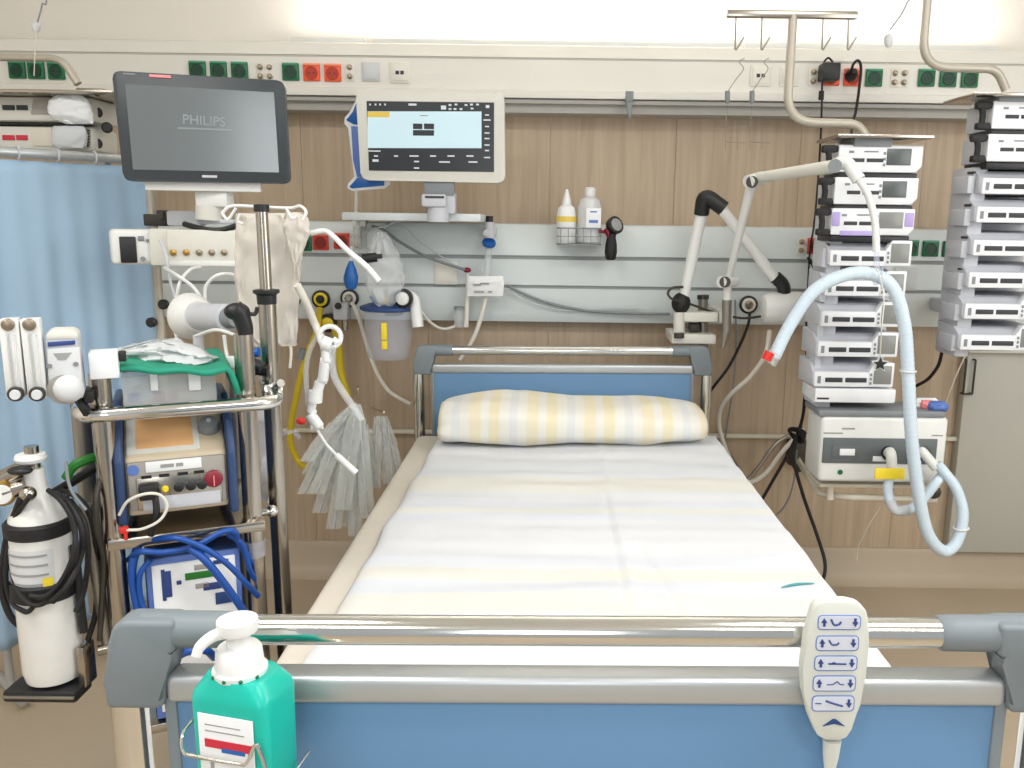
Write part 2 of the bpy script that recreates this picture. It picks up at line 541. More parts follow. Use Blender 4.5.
# ================================================================== SOCKETS
def make_socket(colour, dark, label, group):
    t = thing('wall_socket', label, 'socket', (0, 0, 0), 0, group)
    s = .059
    mb = MB(); mb.box((0, -.005, 0), (s, .010, s), .003); mb.build('cover_plate', colour, t, True)
    mb = MB(); mb.torus((0, -.0105, -.003), (0, 1, 0), .0205, .0022, 24, 6)
    mb.lathe([(.0195, 0), (.0195, .0012)], (0, -.0112, -.003), (0, 1, 0)); mb.build('socket_well', dark, t, True)
    mb = MB(); mb.cyl((-.008, -.0135, -.003), (-.008, -.0105, -.003), .0026, n=10); mb.cyl((.008, -.0135, -.003), (.008, -.0105, -.003), .0026, n=10)
    mb.build('contact_hole', 'black_plastic', t, True)
    mb = MB(); mb.box((0, -.0115, .0255), (s * .92, .005, .007), .001); mb.build('hinge_strip', colour + '_lip', t, True)
    return t
mat('green_socket_lip', (70, 150, 116), .4); mat('orange_socket_lip', (246, 150, 110), .4); mat('red_socket_lip', (220, 110, 90), .4)
G1 = 'green wall sockets'; G2 = 'orange and red wall sockets'
protos = {'g': None, 'o': None, 'r': None}
CC = {'g': ('green_socket', 'green_dark', G1), 'o': ('orange_socket', 'orange_dark', G2), 'r': ('red_socket', 'red_dark', G2)}
def socket(kind, px, py, Y, label):
    p = A(px, py, Y); c = CC[kind]
    if protos[kind] is None:
        protos[kind] = make_socket(c[0], c[1], label, c[2]); protos[kind].location = p
        return protos[kind]
    return dup(protos[kind], p, label)
socket('g', 198, 70, YD, 'green socket, first of the three just above the dark monitor')
socket('g', 219, 70.5, YD, 'green socket in the middle of the three above the dark monitor')
socket('g', 240, 71, YD, 'green socket, last of the three above the dark monitor, beside metal pins')
socket('g', 291, 72, YD, 'single green socket beside two orange sockets above the monitors')
socket('o', 312, 72.5, YD, 'empty orange socket next to the single green socket')
socket('o', 333, 73, YD, 'empty orange socket next to a pair of metal pins')
socket('g', 18, 70, YD, 'green socket behind the upper left shelf, furthest from the dark monitor')
socket('g', 37, 70.5, YD, 'green socket behind the upper left shelf, middle of three, behind a pull cord')
socket('g', 57, 71, YD, 'green socket behind the upper left shelf, nearest the curved pole end')
socket('o', 831, 77, YD, 'orange socket under a black plug-in power adapter')
socket('o', 852, 77.5, YD, 'orange socket holding a black plug with looped cord')
socket('g', 873.5, 78, YD, 'green socket right beside the orange socket with looped cord')
socket('g', 926, 78, YD, 'green socket, first of three above the far right pump stack')
socket('g', 947.5, 78.5, YD, 'green socket, middle of three above the far right pump stack')
socket('g', 969, 79, YD, 'green socket, last of three above the far right pump stack')
socket('g', 304, 243, YR, 'green socket on the lower rail beside the hanging plastic bag')
socket('r', 321, 242, YR, 'red socket on the lower rail next to the green one by the bag')
socket('r', 342, 241, YR, 'red socket on the lower rail next to the clear flowmeter pins')
socket('r', 815, 246, YR, 'red socket on the lower rail with a black plug, left of pumps')
socket('g', 910, 248, YR, 'green socket on the lower rail, nearest the middle pump stack')
socket('g', 930, 248.5, YR, 'green socket on the lower rail, midway between the pump stacks')
socket('g', 950, 249, YR, 'green socket on the lower rail, nearest the far right pump stack')

def terminal(px, py, Y, n, label):
    t = thing('earth_terminal', label, 'terminal', A(px, py, Y), 0, 'metal earth pins')
    p = A(px, py, Y); w = .018 if n == 4 else 0
    mb = MB(); mb.b2((p.x - (.03 if n == 4 else .017), Y - .003, p.z - .031), (p.x + (.03 if n == 4 else .017), Y, p.z + .031), .002); mb.build('cover_plate', 'socket_white', t)
    for dx in ((-.0165, .0165) if n == 4 else (0,)):
        for dz in (-.0155, .0155):
            mb = MB(); mb.lathe([(.0095, 0), (.0095, .006), (.006, .008), (.006, .014), (.003, .0145)], (p.x + dx, Y - .003, p.z + dz), (0, -1, 0), 14)
            mb.build('pin', 'pin_metal', t)
terminal(265.5, 72, YD, 4, 'four metal earth pins between the green sockets above the monitors')
terminal(350, 72, YD, 2, 'pair of metal earth pins beside the second orange socket')
terminal(813, 77, YD, 2, 'pair of metal earth pins beside the power adapter')
terminal(899, 78, YD, 4, 'four metal earth pins behind a pull cord at upper right')
terminal(357, 241, YR, 2, 'pair of metal earth pins on the lower rail by the red sockets')
terminal(801, 246, YR, 2, 'pair of metal earth pins on the lower rail by the plugged red socket')

def plate(px, py, Y, m, label, data=False, w=.064):
    t = thing('wall_plate', label, 'wall plate', A(px, py, Y), 0, 'wall plates on the ducts')
    p = A(px, py, Y)
    mb = MB(); mb.b2((p.x - w / 2, Y - .006, p.z - w / 2), (p.x + w / 2, Y, p.z + w / 2), .002); mb.build('cover_plate', m, t)
    mb = MB(); mb.b2((p.x - w * .39, Y - .009, p.z - w * .39), (p.x + w * .39, Y - .0055, p.z + w * .39), .0015); mb.build('insert', m, t)
    if data:
        for dx in (-.008, .009):
            mb = MB(); mb.b2((p.x + dx - .006, Y - .0105, p.z - .006), (p.x + dx + .006, Y - .008, p.z + .006)); mb.build('jack', 'ink', t)
plate(371, 72, YD, 'paper_grey', 'blank grey wall plate above the bright monitor')
plate(400, 73, YD, 'socket_white', 'white data plate with two dark jacks above the bright monitor', True, .07)
plate(760, 76, YD, 'socket_white', 'white data plate with two dark jacks near the hook bar pole', True, .07)
plate(789, 77, YD, 'socket_white', 'blank white wall plate half behind the hook bar pole')
plate(446, 273, YR, 'socket_white', 'blank square plate on the lower rail behind the grey tube', w=.085)
plate(905, 279, YR, 'paper_grey', 'blank grey plate on the lower rail under the green sockets', w=.085)

# grey clip on the lower duct lip
c = thing('rail_clip', 'small grey clip hanging from the duct lip above the bottle basket', 'clip', A(629, 100, YD))
mb = MB(); mb.pbox(625.5, 91, 633.5, 102, YD - .016, .012, .002); mb.build('clip_body', 'mid_grey', c)
mb = MB(); mb.pprism([(626, 101), (633, 101), (631, 118), (628.5, 118)], YD - .014, .01, .001); mb.build('clip_tongue', 'mid_grey', c)

# gas outlets on the lower rail
def outlet(px, py, ring, hub, label, r=.034):
    t = thing('gas_outlet', label, 'gas outlet', A(px, py, YR), 0, 'round gas outlets'); p = A(px, py, YR)
    mb = MB(); mb.lathe([(r, 0), (r, .012), (r * .8, .016), (r * .74, .012)], p, (0, -1, 0), 28); mb.build('outer_ring', 'black_plastic', t)
    mb = MB(); mb.lathe([(r * .76, .006), (r * .76, .015), (r * .5, .018), (r * .4, .014)], p, (0, -1, 0), 28); mb.build('colour_disc', ring, t)
    mb = MB(); mb.lathe([(r * .42, .008), (r * .42, .026), (r * .3, .03)], p, (0, -1, 0), 20); mb.build('connector', hub, t)
    return t
outlet(292, 299, 'label_yellow', 'black_plastic', 'black and yellow gas outlet partly behind the hanging plastic bag')
outlet(321.5, 299, 'label_yellow', 'black_plastic', 'black and yellow gas outlet with a yellow hose below it')
outlet(350, 298, 'socket_white', 'steel', 'black and white gas outlet beside the blue bulb')
outlet(748, 304.5, 'socket_white', 'steel', 'black ringed gas outlet with black hose right of the lamp clamp')

# pull cords ------------------------------------------------------------------
def pull_cord(pts, gy0, gy1, gx, Y, label, tail):
    t = thing('pull_cord', label, 'pull cord', A(gx, gy1, Y), 0, 'white pull cords')
    mb = MB(); mb.tube([Vector((A(*pts[0], Y).x + .02, Y, ZC))] + [A(x, y, Y) for x, y in pts], .0022, 6); mb.build('cord', 'mid_grey', t)
    mb = MB(); p, q = A(gx, gy0, Y), A(gx, gy1, Y); mb.lathe([(.006, 0), (.011, .01), (.012, (p - q).length * .8), (.005, (p - q).length)], q, (p - q), 14); mb.build('grip', 'paper_grey', t)
    mb = MB(); mb.ptube([(x, y, Y) for x, y in tail], .0012, 6); mb.build('lower_string', 'cream_plastic', t)
pull_cord([(46, -30), (42, 5), (37, 24)], 22, 32, 36, 2.5, 'thin pull cord with pale grip hanging at upper left', [(36, 31), (35, 50), (34, 76)])
pull_cord([(917, -40), (906, 5), (890, 30)], 34, 47, 888.5, 2.5, 'thin pull cord with grey grip hanging at upper right', [(888.5, 46), (887, 70), (886, 94)])

# hook bar and its pole --------------------------------------------------------
YP = 2.66
hb = thing('hook_bar', 'flat steel bar with four drip hooks on a bent beige pole', 'hook bar', A(866, 132, YP))
mb = MB(); mb.pbox(727, 10, 858.5, 17.5, YP - .012, .024, .003); mb.build('crossbar', 'steel', hb)
for px in (735, 761, 822, 847.5):
    a = A(px + 1, 16, YP); b = A(px, 49, YP); c2 = A(px + 9, 37, YP)
    mb = MB(); mb.sweep(bend([a, b, b + Vector((.004, 0, -.002)), c2], .004), .0028, 6); mb.build('hook', 'dull_steel', hb)
mb = MB()
mb.sweep(bend([A(793, 16, YP), A(786.5, 122, YP), A(858, 124, YP), A(868, 140, YP)], .085, 10), .0135, 14)
mb.build('pole', 'painted_pole', hb)
rp = thing('bent_pole', 'bent beige pole rising from the far right pump stack shelf', 'pole', A(1004, 90, 2.64))
mb = MB(); mb.sweep(bend([Vector((A(921.5, 67, 2.64).x, 2.64, ZC)), A(921.5, 67, 2.64), A(997, 69, 2.64), A(1006, 90, 2.64)], .08, 10), .0125, 14); mb.build('pole_tube', 'painted_pole', rp)
# two thin wire hangers
for i, px in enumerate((727.5, 752)):
    Y = 2.95
    t = thing('wire_hanger', ('thin wire hanger with grey ferrule, left of the pair under the hook bar',
                              'thin wire hanger with grey ferrule, nearer the beige pole')[i], 'wire hanger', A(px, 130, Y), 0, 'thin wire hangers')
    mb = MB(); mb.ptube([(px + 17, 58, Y), (px + 12, 62, Y), (px + 16, 69, Y), (px + 8, 80, Y), (px, 92, Y)], .0016, 6); mb.build('wire', 'dull_steel', t)
    mb = MB(); mb.cyl(A(px, 91, Y), A(px, 103, Y), .0085, n=12); mb.build('ferrule', 'mid_grey', t)
    mb = MB(); mb.ptube([(px, 103, Y), (px - 2, 127, Y)], .0012, 6)
    mb.ptube([(px - 7, 127, Y), (px - 2, 127.5, Y), (px + 18, 126, Y)], .0012, 6); mb.ptube([(px - 2, 142, Y), (px + 18, 143, Y)], .0012, 6)
    mb.ptube([(px - 2, 127, Y), (px - 2, 150, Y)], .0011, 6); mb.ptube([(px + 10, 126, Y), (px + 10, 150, Y)], .0011, 6)
    mb.build('hook_cross', 'dull_steel', t)
# ================================================================== PUMP STACKS
YF = 2.55
def make_pump(kind):
    """a pump, origin at the lower left front corner; x right, y back"""
    w, d, h = .244, .15, .081
    t = thing('infusion_pump', 'pump', 'infusion pump')
    face = {'drip': 'pump_face', 'syringe': 'pump_face', 'lavender': 'lavender'}[kind]
    if kind == 'syringe':
        h = .082
        mb = MB(); mb.prism([(0, .006), (d, 0), (d, h * .94), (.035, h * .86), (.012, .052), (0, .05)], (0, 0, 0), (0, 1, 0), (0, 0, 1), (w * .995, 0, 0), .004)
        mb.build('body', 'pump_body', t, True)
        mb = MB(); mb.b2((.004, -.010, .003), (w * .72, .004, .049), .004); mb.build('front_panel', 'pump_face', t, True)
        mb = MB(); mb.prism([(w * .68, .004), (w, .004), (w, .079), (w * .76, .079), (w * .68, .050)], (0, -.012, 0), (1, 0, 0), (0, 0, 1), (0, .03, 0), .004)
        mb.build('door', 'pump_face', t, True)
        mb = MB()
        mb.b2((w * .745, -.0145, .014), (w * .965, -.011, .070), .002)
        mb.build('door_window', 'display_grey', t, True, 'grey door window')
        for a, b in ((.15, .365), (.40, .665)):
            mb = MB(); mb.b2((w * a, -.0125, .018), (w * b, -.0095, .032), .001); mb.build('readout', 'ink', t, True)
        for k in range(3):
            mb = MB(); mb.b2((w * .70, -.0135, .012 + k * .013), (w * .725, -.0115, .020 + k * .013)); mb.build('key', 'mid_grey', t, True)
        mb = MB(); mb.b2((w * .055, -.0115, .014), (w * .095, -.0095, .036)); mb.build('side_mark', 'mid_grey', t, True)
    else:
        mb = MB(); mb.b2((0, .012, .002), (w, d, h - .002), .006); mb.build('body', 'pump_body', t, True)
        mb = MB(); mb.prism([(0, .004), (w * .93, .004), (w, .022), (w, h), (.0, h)], (0, -.012, 0), (1, 0, 0), (0, 0, 1), (0, .026, 0), .004)
        mb.build('front_panel', 'pump_face', t, True)
        if kind == 'lavender':
            for a, b in ((-.012, .10), (.88, .985)):
                mb = MB(); mb.b2((w * a if a > 0 else .002, -.0145, h * .36), (w * b, -.0105, h * .86), .002); mb.build('colour_patch', 'lavender', t, True, 'lavender patch')
            mb = MB(); mb.b2((w * .11, -.0135, h * .03), (w * .55, -.011, h * .2), .001); mb.build('lower_band', 'lavender', t, True, 'lavender lower band')
        mb = MB(); mb.b2((w * .57, -.0145, h * .30), (w * .86, -.0105, h * .88), .002); mb.build('display', 'display_dark' if kind == 'drip' else 'display_grey', t, True)
        for a, b in ((.15, .31), (.335, .535)):
            mb = MB(); mb.b2((w * a, -.0135, h * .40), (w * b, -.0115, h * .53), .001); mb.build('readout', 'ink', t, True)
        for q in ((.30, .74, .47, .79), (.12, .71, .18, .79)):
            mb = MB(); mb.b2((w * q[0], -.013, h * q[1]), (w * q[2], -.0115, h * q[3])); mb.build('front_mark', 'mid_grey', t, True)
        for k in range(3):
            mb = MB(); mb.b2((w * .53, -.013, h * (.26 + k * .2)), (w * .56, -.0115, h * (.36 + k * .2))); mb.build('key', 'mid_grey', t, True)
        mb = MB()
        mb.sweep(bend([(.004, .0, h * .86), (-.030, -.004, h * .86), (-.024, -.004, h * .52), (-.026, -.004, h * .12), (.004, 0, h * .10)], .01), .009, 8)
        mb.b2((-.046, -.012, h * .72), (-.006, .01, h * .98), .004)
        mb.b2((-.040, -.012, h * .02), (-.002, .012, h * .26), .004)
        mb.build('side_clamp', 'black_rubber', t, True, 'black clamp at its side')
        mb = MB(); mb.b2((.006, -.002, -.0165), (w * .97, d * .9, .003), .003)
        mb.build('dark_foot', 'black_plastic', t, True, 'dark underside')
    return t
P = {k: make_pump(k) for k in ('drip', 'syringe', 'lavender')}
used = set()
def pump(kind, px, py, label, group, Y=YF):
    p = A(px, py, Y)
    if kind not in used:
        used.add(kind); o = P[kind]; o.location = p
    else:
        o = dup(P[kind], p)
    o['label'] = label; o['group'] = group
    return o
GM, GR = 'infusion pumps in the middle stack', 'infusion pumps in the far right stack'
O = ('topmost', 'second from top', 'third from top', 'fourth from top', 'fifth from top', 'sixth from top', 'seventh from top', 'lowest')
mid = [(836, 173.5), (832, 205.5), (829, 236), (827, 266.5), (822, 296.5), (818.5, 327), (815, 357), (811.5, 387)]
for i, (x, y) in enumerate(mid):
    k = 'drip' if i < 2 else 'lavender' if i == 2 else 'syringe'
    lab = ('white drip pump, topmost of the middle stack, right under the steel shelf',
           'white drip pump, second from top of the middle stack, grey display',
           'lavender and white drip pump, third from top of the middle stack',
           'white syringe pump in the middle stack, directly below the lavender pump',
           'white syringe pump in the middle stack, fifth from top, half behind the hose arc',
           'white syringe pump in the middle stack, sixth from top',
           'white syringe pump in the middle stack, seventh from top',
           'white syringe pump, lowest of the middle stack, beside a star charm')[i]
    pump(k, x, y, lab, GM)
right = [(989, 130.5), (984, 163), (978.5, 195), (973, 223.5), (969.5, 256.5), (965, 288.5), (961, 319.5), (957, 350.5)]
for i, (x, y) in enumerate(right):
    lab = ('white drip pump, topmost of the far right stack, black side clamp',
           'white drip pump, second of the far right stack, black side clamp',
           'white syringe pump, third from top of the far right stack',
           'white syringe pump, fourth from top of the far right stack',
           'white syringe pump, fifth from top of the far right stack',
           'white syringe pump, sixth from top of the far right stack',
           'white syringe pump, seventh from top of the far right stack',
           'white syringe pump, lowest of the far right stack, above the cupboard')[i]
    pump('drip' if i < 2 else 'syringe', x, y, lab, GR)

def dock(ptop, pbot, label, n, ytop, ybot, xo, dz0=0):
    """the grey column the pumps slot into, seen along their left ends"""
    t = thing('pump_dock', label, 'pump dock', A(pbot, ybot, YF + .02), 0, 'pump docking columns')
    p, q = A(ptop, ytop, YF + .09), A(pbot, ybot, YF + .09)
    x0 = (p.x + q.x) / 2
    mb = MB(); p2 = A(pbot, ytop + (100 if n == 5 else 72), YF + .09)
    mb.b2((x0, YF + .03, q.z), (x0 + .045, YF + .165, p2.z), .006); mb.b2((x0 + .05, YF + .155, p2.z - .02), (x0 + .2, YF + .19, p.z), .004)
    mb.b2((x0 + .02, YF + .158, q.z), (x0 + .25, YF + .19, p2.z), .006)
    mb.build('column', 'light_grey', t)
    zr0 = zr(300)
    mb = MB(); mb.b2((x0 + .19, YF + .185, zr0 - .025), (x0 + .26, YR + .004, zr0 + .025), .006); mb.build('rail_arm', 'light_grey', t)
    p = A(pbot, ytop + (100 if n == 5 else 72), YF + .09)
    h = (p.z - q.z) / n
    for k in range(n):
        z = q.z + h * k
        mb = MB(); mb.b2((x0 - .016, YF + .02, z + .018), (x0 + .004, YF + .12, z + h * .72), .004)
        mb.build('slot_bracket', 'light_grey', t)
        mb = MB(); mb.cyl((x0 - .001, YF + .055, z + h * .83), (x0 + .002, YF + .02, z + h * .83), .004, n=8); mb.build('release_button', 'dark_metal', t)
    return t
dock(828, 811, 'grey docking column along the left ends of the middle pump stack', 5, 138, 404, 0)
dock(972, 944, 'grey docking column along the left ends of the far right pump stack', 6, 96, 354, 0)
# base unit below the middle pumps
bu = thing('dock_base', 'low white base unit under the lowest pump of the middle stack', 'base unit', A(850, 404, YF))
mb = MB(); mb.pbox(815, 389, 896, 403, YF - .012, .14, .005); mb.build('base_body', 'pump_face', bu)
mb = MB(); mb.pbox(817, 397.6, 829, 399.4, YF - .0128, .002); mb.build('name_plate', 'ink', bu)
# steel shelves carried by the poles
def shelf(px0, px1, py, label, D, Yf):
    t = thing('equipment_shelf', label, 'shelf', A((px0 + px1) / 2, py, Yf), 0, 'steel shelves over the pumps')
    a, b = A(px0, py, Yf), A(px1, py, Yf)
    mb = MB(); mb.b2((a.x, Yf, a.z - .004), (b.x, Yf + D, a.z + .005), .002); mb.build('shelf_plate', 'steel', t)
    return t
s1 = shelf(838, 935, 135.5, 'steel shelf plate above the middle pump stack', .2, 2.5)
q = A(866, 140, 2.58)
mb = MB(); mb.b2((q.x - .05, 2.53, q.z - .022), (q.x + .06, 2.66, A(866, 136.5, 2.5).z), .003); mb.build('clamp_block', 'mid_grey', s1)
s2 = shelf(975, 1075, 93.5, 'steel shelf plate above the far right pump stack', .2, 2.5)
q = A(1008, 98, 2.58)
mb = MB(); mb.b2((q.x - .05, 2.53, q.z - .016), (q.x + .06, 2.66, A(1008, 94.5, 2.5).z), .003); mb.build('clamp_block', 'mid_grey', s2)

# ================================================================== BEDSIDE VENTILATOR
YV = 2.53
vt = thing('bed_ventilator', 'white ventilator box with grey band under the middle pump stack', 'ventilator', A(880, 486, YV))
mb = MB(); mb.pbox(820, 417, 946.5, 483, YV, .15, .014, seg=3); mb.build('housing', 'white_plastic', vt)
mb = MB(); mb.pbox(819, 411, 946, 417, YV, .15, .004); mb.build('top_tray', 'mid_grey', vt)
mb = MB(); mb.pbox(823, 438.5, 937, 464, YV - .004, .01, .003); mb.build('front_band', 'band_grey', vt, label='dark grey connector band')
mb = MB(); mb.pbox(832, 446, 858, 458, YV - .007, .006, .002); mb.build('switch_cover', 'band_grey', vt)
mb = MB(); mb.pbox(840, 449, 855, 455.5, YV - .0095, .004, .001); mb.build('rating_label', 'label_white', vt)
mb = MB(); mb.pbox(873, 456.5, 888, 461.5, YV - .0065, .004, .001); mb.build('port_label', 'label_white', vt)
mb = MB(); mb.pbox(824, 432.5, 843, 433.8, YV - .001, .004); mb.pbox(842, 428, 855, 429.5, YV - .001, .004); mb.pbox(932, 435, 943, 436.2, YV - .001, .004); mb.build('lettering', 'ink_faint', vt)
p = A(840, 472, YV)
mb = MB(); mb.lathe([(.008, 0), (.008, .003)], p, (0, -1, 0), 14); mb.build('power_lamp', 'green_socket', vt)
p = A(888, 453, YV - .004)
mb = MB(); mb.lathe([(.022, 0), (.022, .012), (.016, .014)], p, (0, -1, 0), 18); mb.build('gas_port', 'black_plastic', vt)
p = A(923, 453, YV - .004)
mb = MB(); mb.lathe([(.02, 0), (.02, .012), (.014, .014)], p, (0, -1, 0), 18); mb.build('return_port', 'dark_metal', vt)
mb = MB(); mb.sweep(bend([A(888, 453, YV - .01), A(891, 451.5, YV - .06), A(892, 470, YV - .06)], .025, 6), .0155, 14); mb.build('port_elbow', 'white_plastic', vt)
mb = MB(); mb.sweep(bend([A(922, 452, YV - .01), A(922, 451, YV - .045), A(936, 468, YV - .06)], .02, 6), .0145, 14); mb.build('port_elbow', 'white_plastic', vt)
mb = MB(); mb.pbox(875, 468.5, 905, 479.5, YV - .088, .006, .002); mb.build('yellow_tag', 'label_yellow', vt, label='yellow caution tag')

# carrier bracket under it
cr = thing('carrier_bracket', 'beige bent tube bracket carrying the white ventilator', 'bracket', A(870, 498, YV + .1))
mb = MB(); mb.sweep(bend([A(797, 458, 3.25), A(819, 494, 2.66), A(845, 497, 2.6), A(936, 499.5, 2.6)], .05, 8), .011, 12); mb.build('tube', 'cream_plastic', cr)
mb = MB()
for x in (830, 931): mb.cyl(A(x, 486, 2.6), A(x, 499, 2.6), .012, n=12)
mb.pbox(820, 484.5, 940, 488, 2.58, .15, .002)
mb.build('support_plate', 'cream_plastic', cr)
mb = MB(); mb.ball(A(934, 492, 2.58), .022, (1, .8, 1)); mb.build('locking_knob', 'dark_metal', cr)
mb = MB(); mb.pbox(790, 440, 806, 466, 3.225, .06, .006); mb.cyl(A(800, 470, 3.2), A(790, 452, 3.2), .02); mb.build('wall_clamp', 'dark_metal', cr)

# packets on the tray
pk = [([(398, 917, 936), (404, 913, 940), (411, 916, 938)], 'label_white', 'white crumpled packet on the ventilator tray'),
      ([(400, 922, 931), (405, 920, 934), (410, 921, 933)], 'pink_lamp', 'small red and white packet on the ventilator tray'),
      ([(401, 931, 944), (406, 927, 948), (412, 929, 946)], 'ink_lightblue', 'small blue and white packet on the ventilator tray')]
for i, (rows, m, lab) in enumerate(pk):
    o = MB().puff(rows, 2.60 - .02 * i, .05, wr=.004, seed=i * 7).build('packet', m); tag(o, lab, 'packet', 'packets on the ventilator')

# breathing hose, thick and pale blue
def ribbed(L, r, k): return lambda t: r + .0013 * math.sin(t * k)
hs = thing('breathing_hose', 'thick pale blue ribbed hose arching over pumps and looping below', 'hose', A(940, 560, 2.42))
pts = [(774, 357, 2.40), (790, 325, 2.40), (814, 291, 2.39), (845, 275, 2.38), (872, 274, 2.37), (893, 288, 2.36), (904, 322, 2.36), (908, 370, 2.37), (911, 430, 2.38), (918, 490, 2.39), (928, 534, 2.40), (944, 551, 2.42), (957, 541, 2.43), (963, 515, 2.44), (957, 490, 2.45), (944, 472, 2.46), (937, 464, 2.47)]
mb = MB(); mb.sweep(spline([A(*p) for p in pts], 40), lambda t: (.0182 if t < .66 else .0182 - .0028 * min(1, (t - .66) / .2)) + .00045 * math.sin(t * 1100), 14); mb.build('hose_body', 'hose_pale', hs)
mb = MB(); a, b = A(776, 353, 2.40), A(769, 363, 2.40); mb.cyl(a, b, .0205, n=18); mb.build('end_cuff', 'clear_plastic', hs)
mb = MB(); mb.cyl(A(770, 352, 2.385), A(766, 360, 2.385), .014, n=14); mb.build('red_clip', 'red_plastic', hs, label='red clip at the hose end')
for (x, y, Y, dx, dy) in ((908, 371, 2.37, 0, 1), (961, 528, 2.435, 1, .3)):
    p = A(x, y, Y); mb = MB(); mb.torus(p, (dx * .1, 0, -1), .0205, .003); mb.build('strap', 'white_plastic', hs)
h2 = thing('short_hose', 'short pale hose hanging in a U below the yellow tag', 'hose', A(905, 515, 2.42))
mb = MB(); mb.tube([A(891, 469, 2.47), A(888, 490, 2.46), A(893, 507, 2.45), (A(906, 511, 2.45)), A(922, 500, 2.46), A(938, 480, 2.465), A(943, 474, 2.50)], lambda t: .0145 + .0004 * math.sin(t * 400), 12, 14); mb.build('hose_body', 'hose_pale', h2)
mb = MB(); mb.tube([A(889, 500, 2.455), A(896, 510, 2.445), A(908, 509.5, 2.448)], .0155, 12); mb.build('clear_sleeve', 'wrap_plastic', h2)
o = MB().ptube([(876, 268, 2.34), (880, 276, 2.34), (884, 300, 2.335), (882, 325, 2.335), (880, 357, 2.40)], .0018, 6).build('cord', 'hose_white'); tag(o, 'thin pale cord hanging from the hose arm to the star charm', 'cord')
st = thing('star_charm', 'small black and white star charm hanging before the lowest pumps', 'charm', A(880, 370, 2.5))
c0 = A(880, 364, 2.40)
for nm, r, m, dy in (('star_rim', .026, 'white_plastic', 0), ('star_face', .020, 'black_plastic', -.004)):
    poly = [((r if k % 2 == 0 else r * .45) * math.sin(k * math.pi / 5), (r if k % 2 == 0 else r * .45) * math.cos(k * math.pi / 5)) for k in range(10)]
    mb = MB(); mb.prism(poly, c0 + Vector((0, dy, 0)), (1, 0, 0), (0, 0, 1), (0, .008, 0)); mb.build(nm, m, st)

# ================================================================== LAMP ARM AND HOSE ARM
YA = 3.0
lp = thing('lamp_arm', 'white folding lamp arm with black elbows clamped behind the bed head', 'lamp', A(703, 345, YA))
def pcyl(mb, a, b, r, n=14, r1=None): mb.cyl(A(*a), A(*b), r, r1, n); return mb
mb = MB(); pcyl(mb, (683, 300, YA), (690, 266, YA), .017); mb.build('arm_socket', 'mid_grey', lp)
mb = MB(); pcyl(mb, (684, 296, YA), (703, 207, YA), .0185, 16, .021); mb.build('lower_arm', 'white_plastic', lp)
mb = MB(); mb.sweep(bend([A(701.5, 214, YA), A(704, 194, YA - .02), A(724, 209, YA - .03)], .045, 8), .0265, 16); mb.build('elbow', 'black_plastic', lp)
mb = MB(); pcyl(mb, (718, 204, YA - .03), (777, 281, YA - .08), .0185, 16); mb.build('upper_arm', 'white_plastic', lp)
mb = MB(); mb.sweep(bend([A(775, 277, YA - .08), A(784, 285, YA - .08), A(784, 297, YA - .08)], .02, 6), .023, 14); mb.build('wrist_joint', 'black_plastic', lp)
a, b = A(762, 309, YA - .08), A(806, 307, YA - .08)
L_ = (b - a).length
mb = MB(); mb.lathe([(.03, 0), (.048, .006), (.055, .03), (.055, L_ * .8), (.05, L_ * .97), (.03, L_)], a, b - a, 24); mb.build('lamp_head', 'white_plastic', lp)
mb = MB(); mb.ball(A(681, 303, YA), .034, (1, 1, 1.1)); mb.build('base_joint', 'black_rubber', lp)
mb = MB(); pcyl(mb, (679, 312, YA), (679, 335, YA), .02); mb.build('base_post', 'warm_white', lp)
mb = MB(); pcyl(mb, (703, 298, YA + .06), (703, 350, YA + .06), .0175); mb.build('clamp_post', 'dull_steel', lp)
mb = MB(); pcyl(mb, (703, 295, YA + .06), (703, 299, YA + .06), .021); mb.build('post_cap', 'dark_metal', lp)
for y0, y1, x0, x1 in ((312.5, 322, 684, 718), (334.5, 344, 672, 716)):
    mb = MB(); mb.pbox(x0, y0, x1, y1, YA - .02, .19, .004); mb.build('clamp_plate', 'warm_white', lp)
mb = MB(); pcyl(mb, (679, 338, YA - .03), (679, 333, YA - .03), .018); mb.build('clamp_screw', 'dark_metal', lp); mb = MB(); mb.pbox(690, 324, 700, 332, YA + .02, .05, .003); mb.build('clamp_block', 'dark_metal', lp)
mb = MB(); mb.ptube([(683, 287, YA - .02), (672, 288, YA - .03), (668, 294, YA - .03), (674, 300, YA - .04), (690, 304, YA), (710, 311, YA + .02), (740, 318, YA + .05), (764, 316, YA - .07)], .0045, 8); mb.build('lamp_cable', 'dark_metal', lp)

ha = thing('hose_holder', 'slim jointed white arm reaching over the middle pumps to hold the hose', 'support arm', A(726, 348, 2.95))
YH = 2.93
mb = MB(); pcyl(mb, (727, 300, YH), (726.5, 332, YH), .0165); pcyl(mb, (726.5, 330, YH), (723, 348, YH), .016, 14, .007); mb.build('clamp_rod', 'dull_steel', ha)
mb = MB(); mb.b2(A(722, 318, YH) - Vector((0, 0, .02)), A(733, 318, YH) + Vector((0, YR - YH - .0, .02)), .004); mb.build('rail_hook', 'warm_white', ha)
mb = MB(); pcyl(mb, (727, 302, YH), (728, 278, YH), .0135); mb.build('base_tube', 'white_plastic', ha)
mb = MB(); pcyl(mb, (721, 282, YH - .03), (735, 281, YH + .02), .02, 16); mb.build('joint', 'white_plastic', ha)
mb = MB(); pcyl(mb, (725, 282, YH - .04), (725, 282, YH - .025), .019, 16); mb.build('knob', 'dark_metal', ha)
mb = MB(); pcyl(mb, (729, 277, YH), (752, 182, 2.75), .011, 14, .0155); mb.build('rising_tube', 'white_plastic', ha)
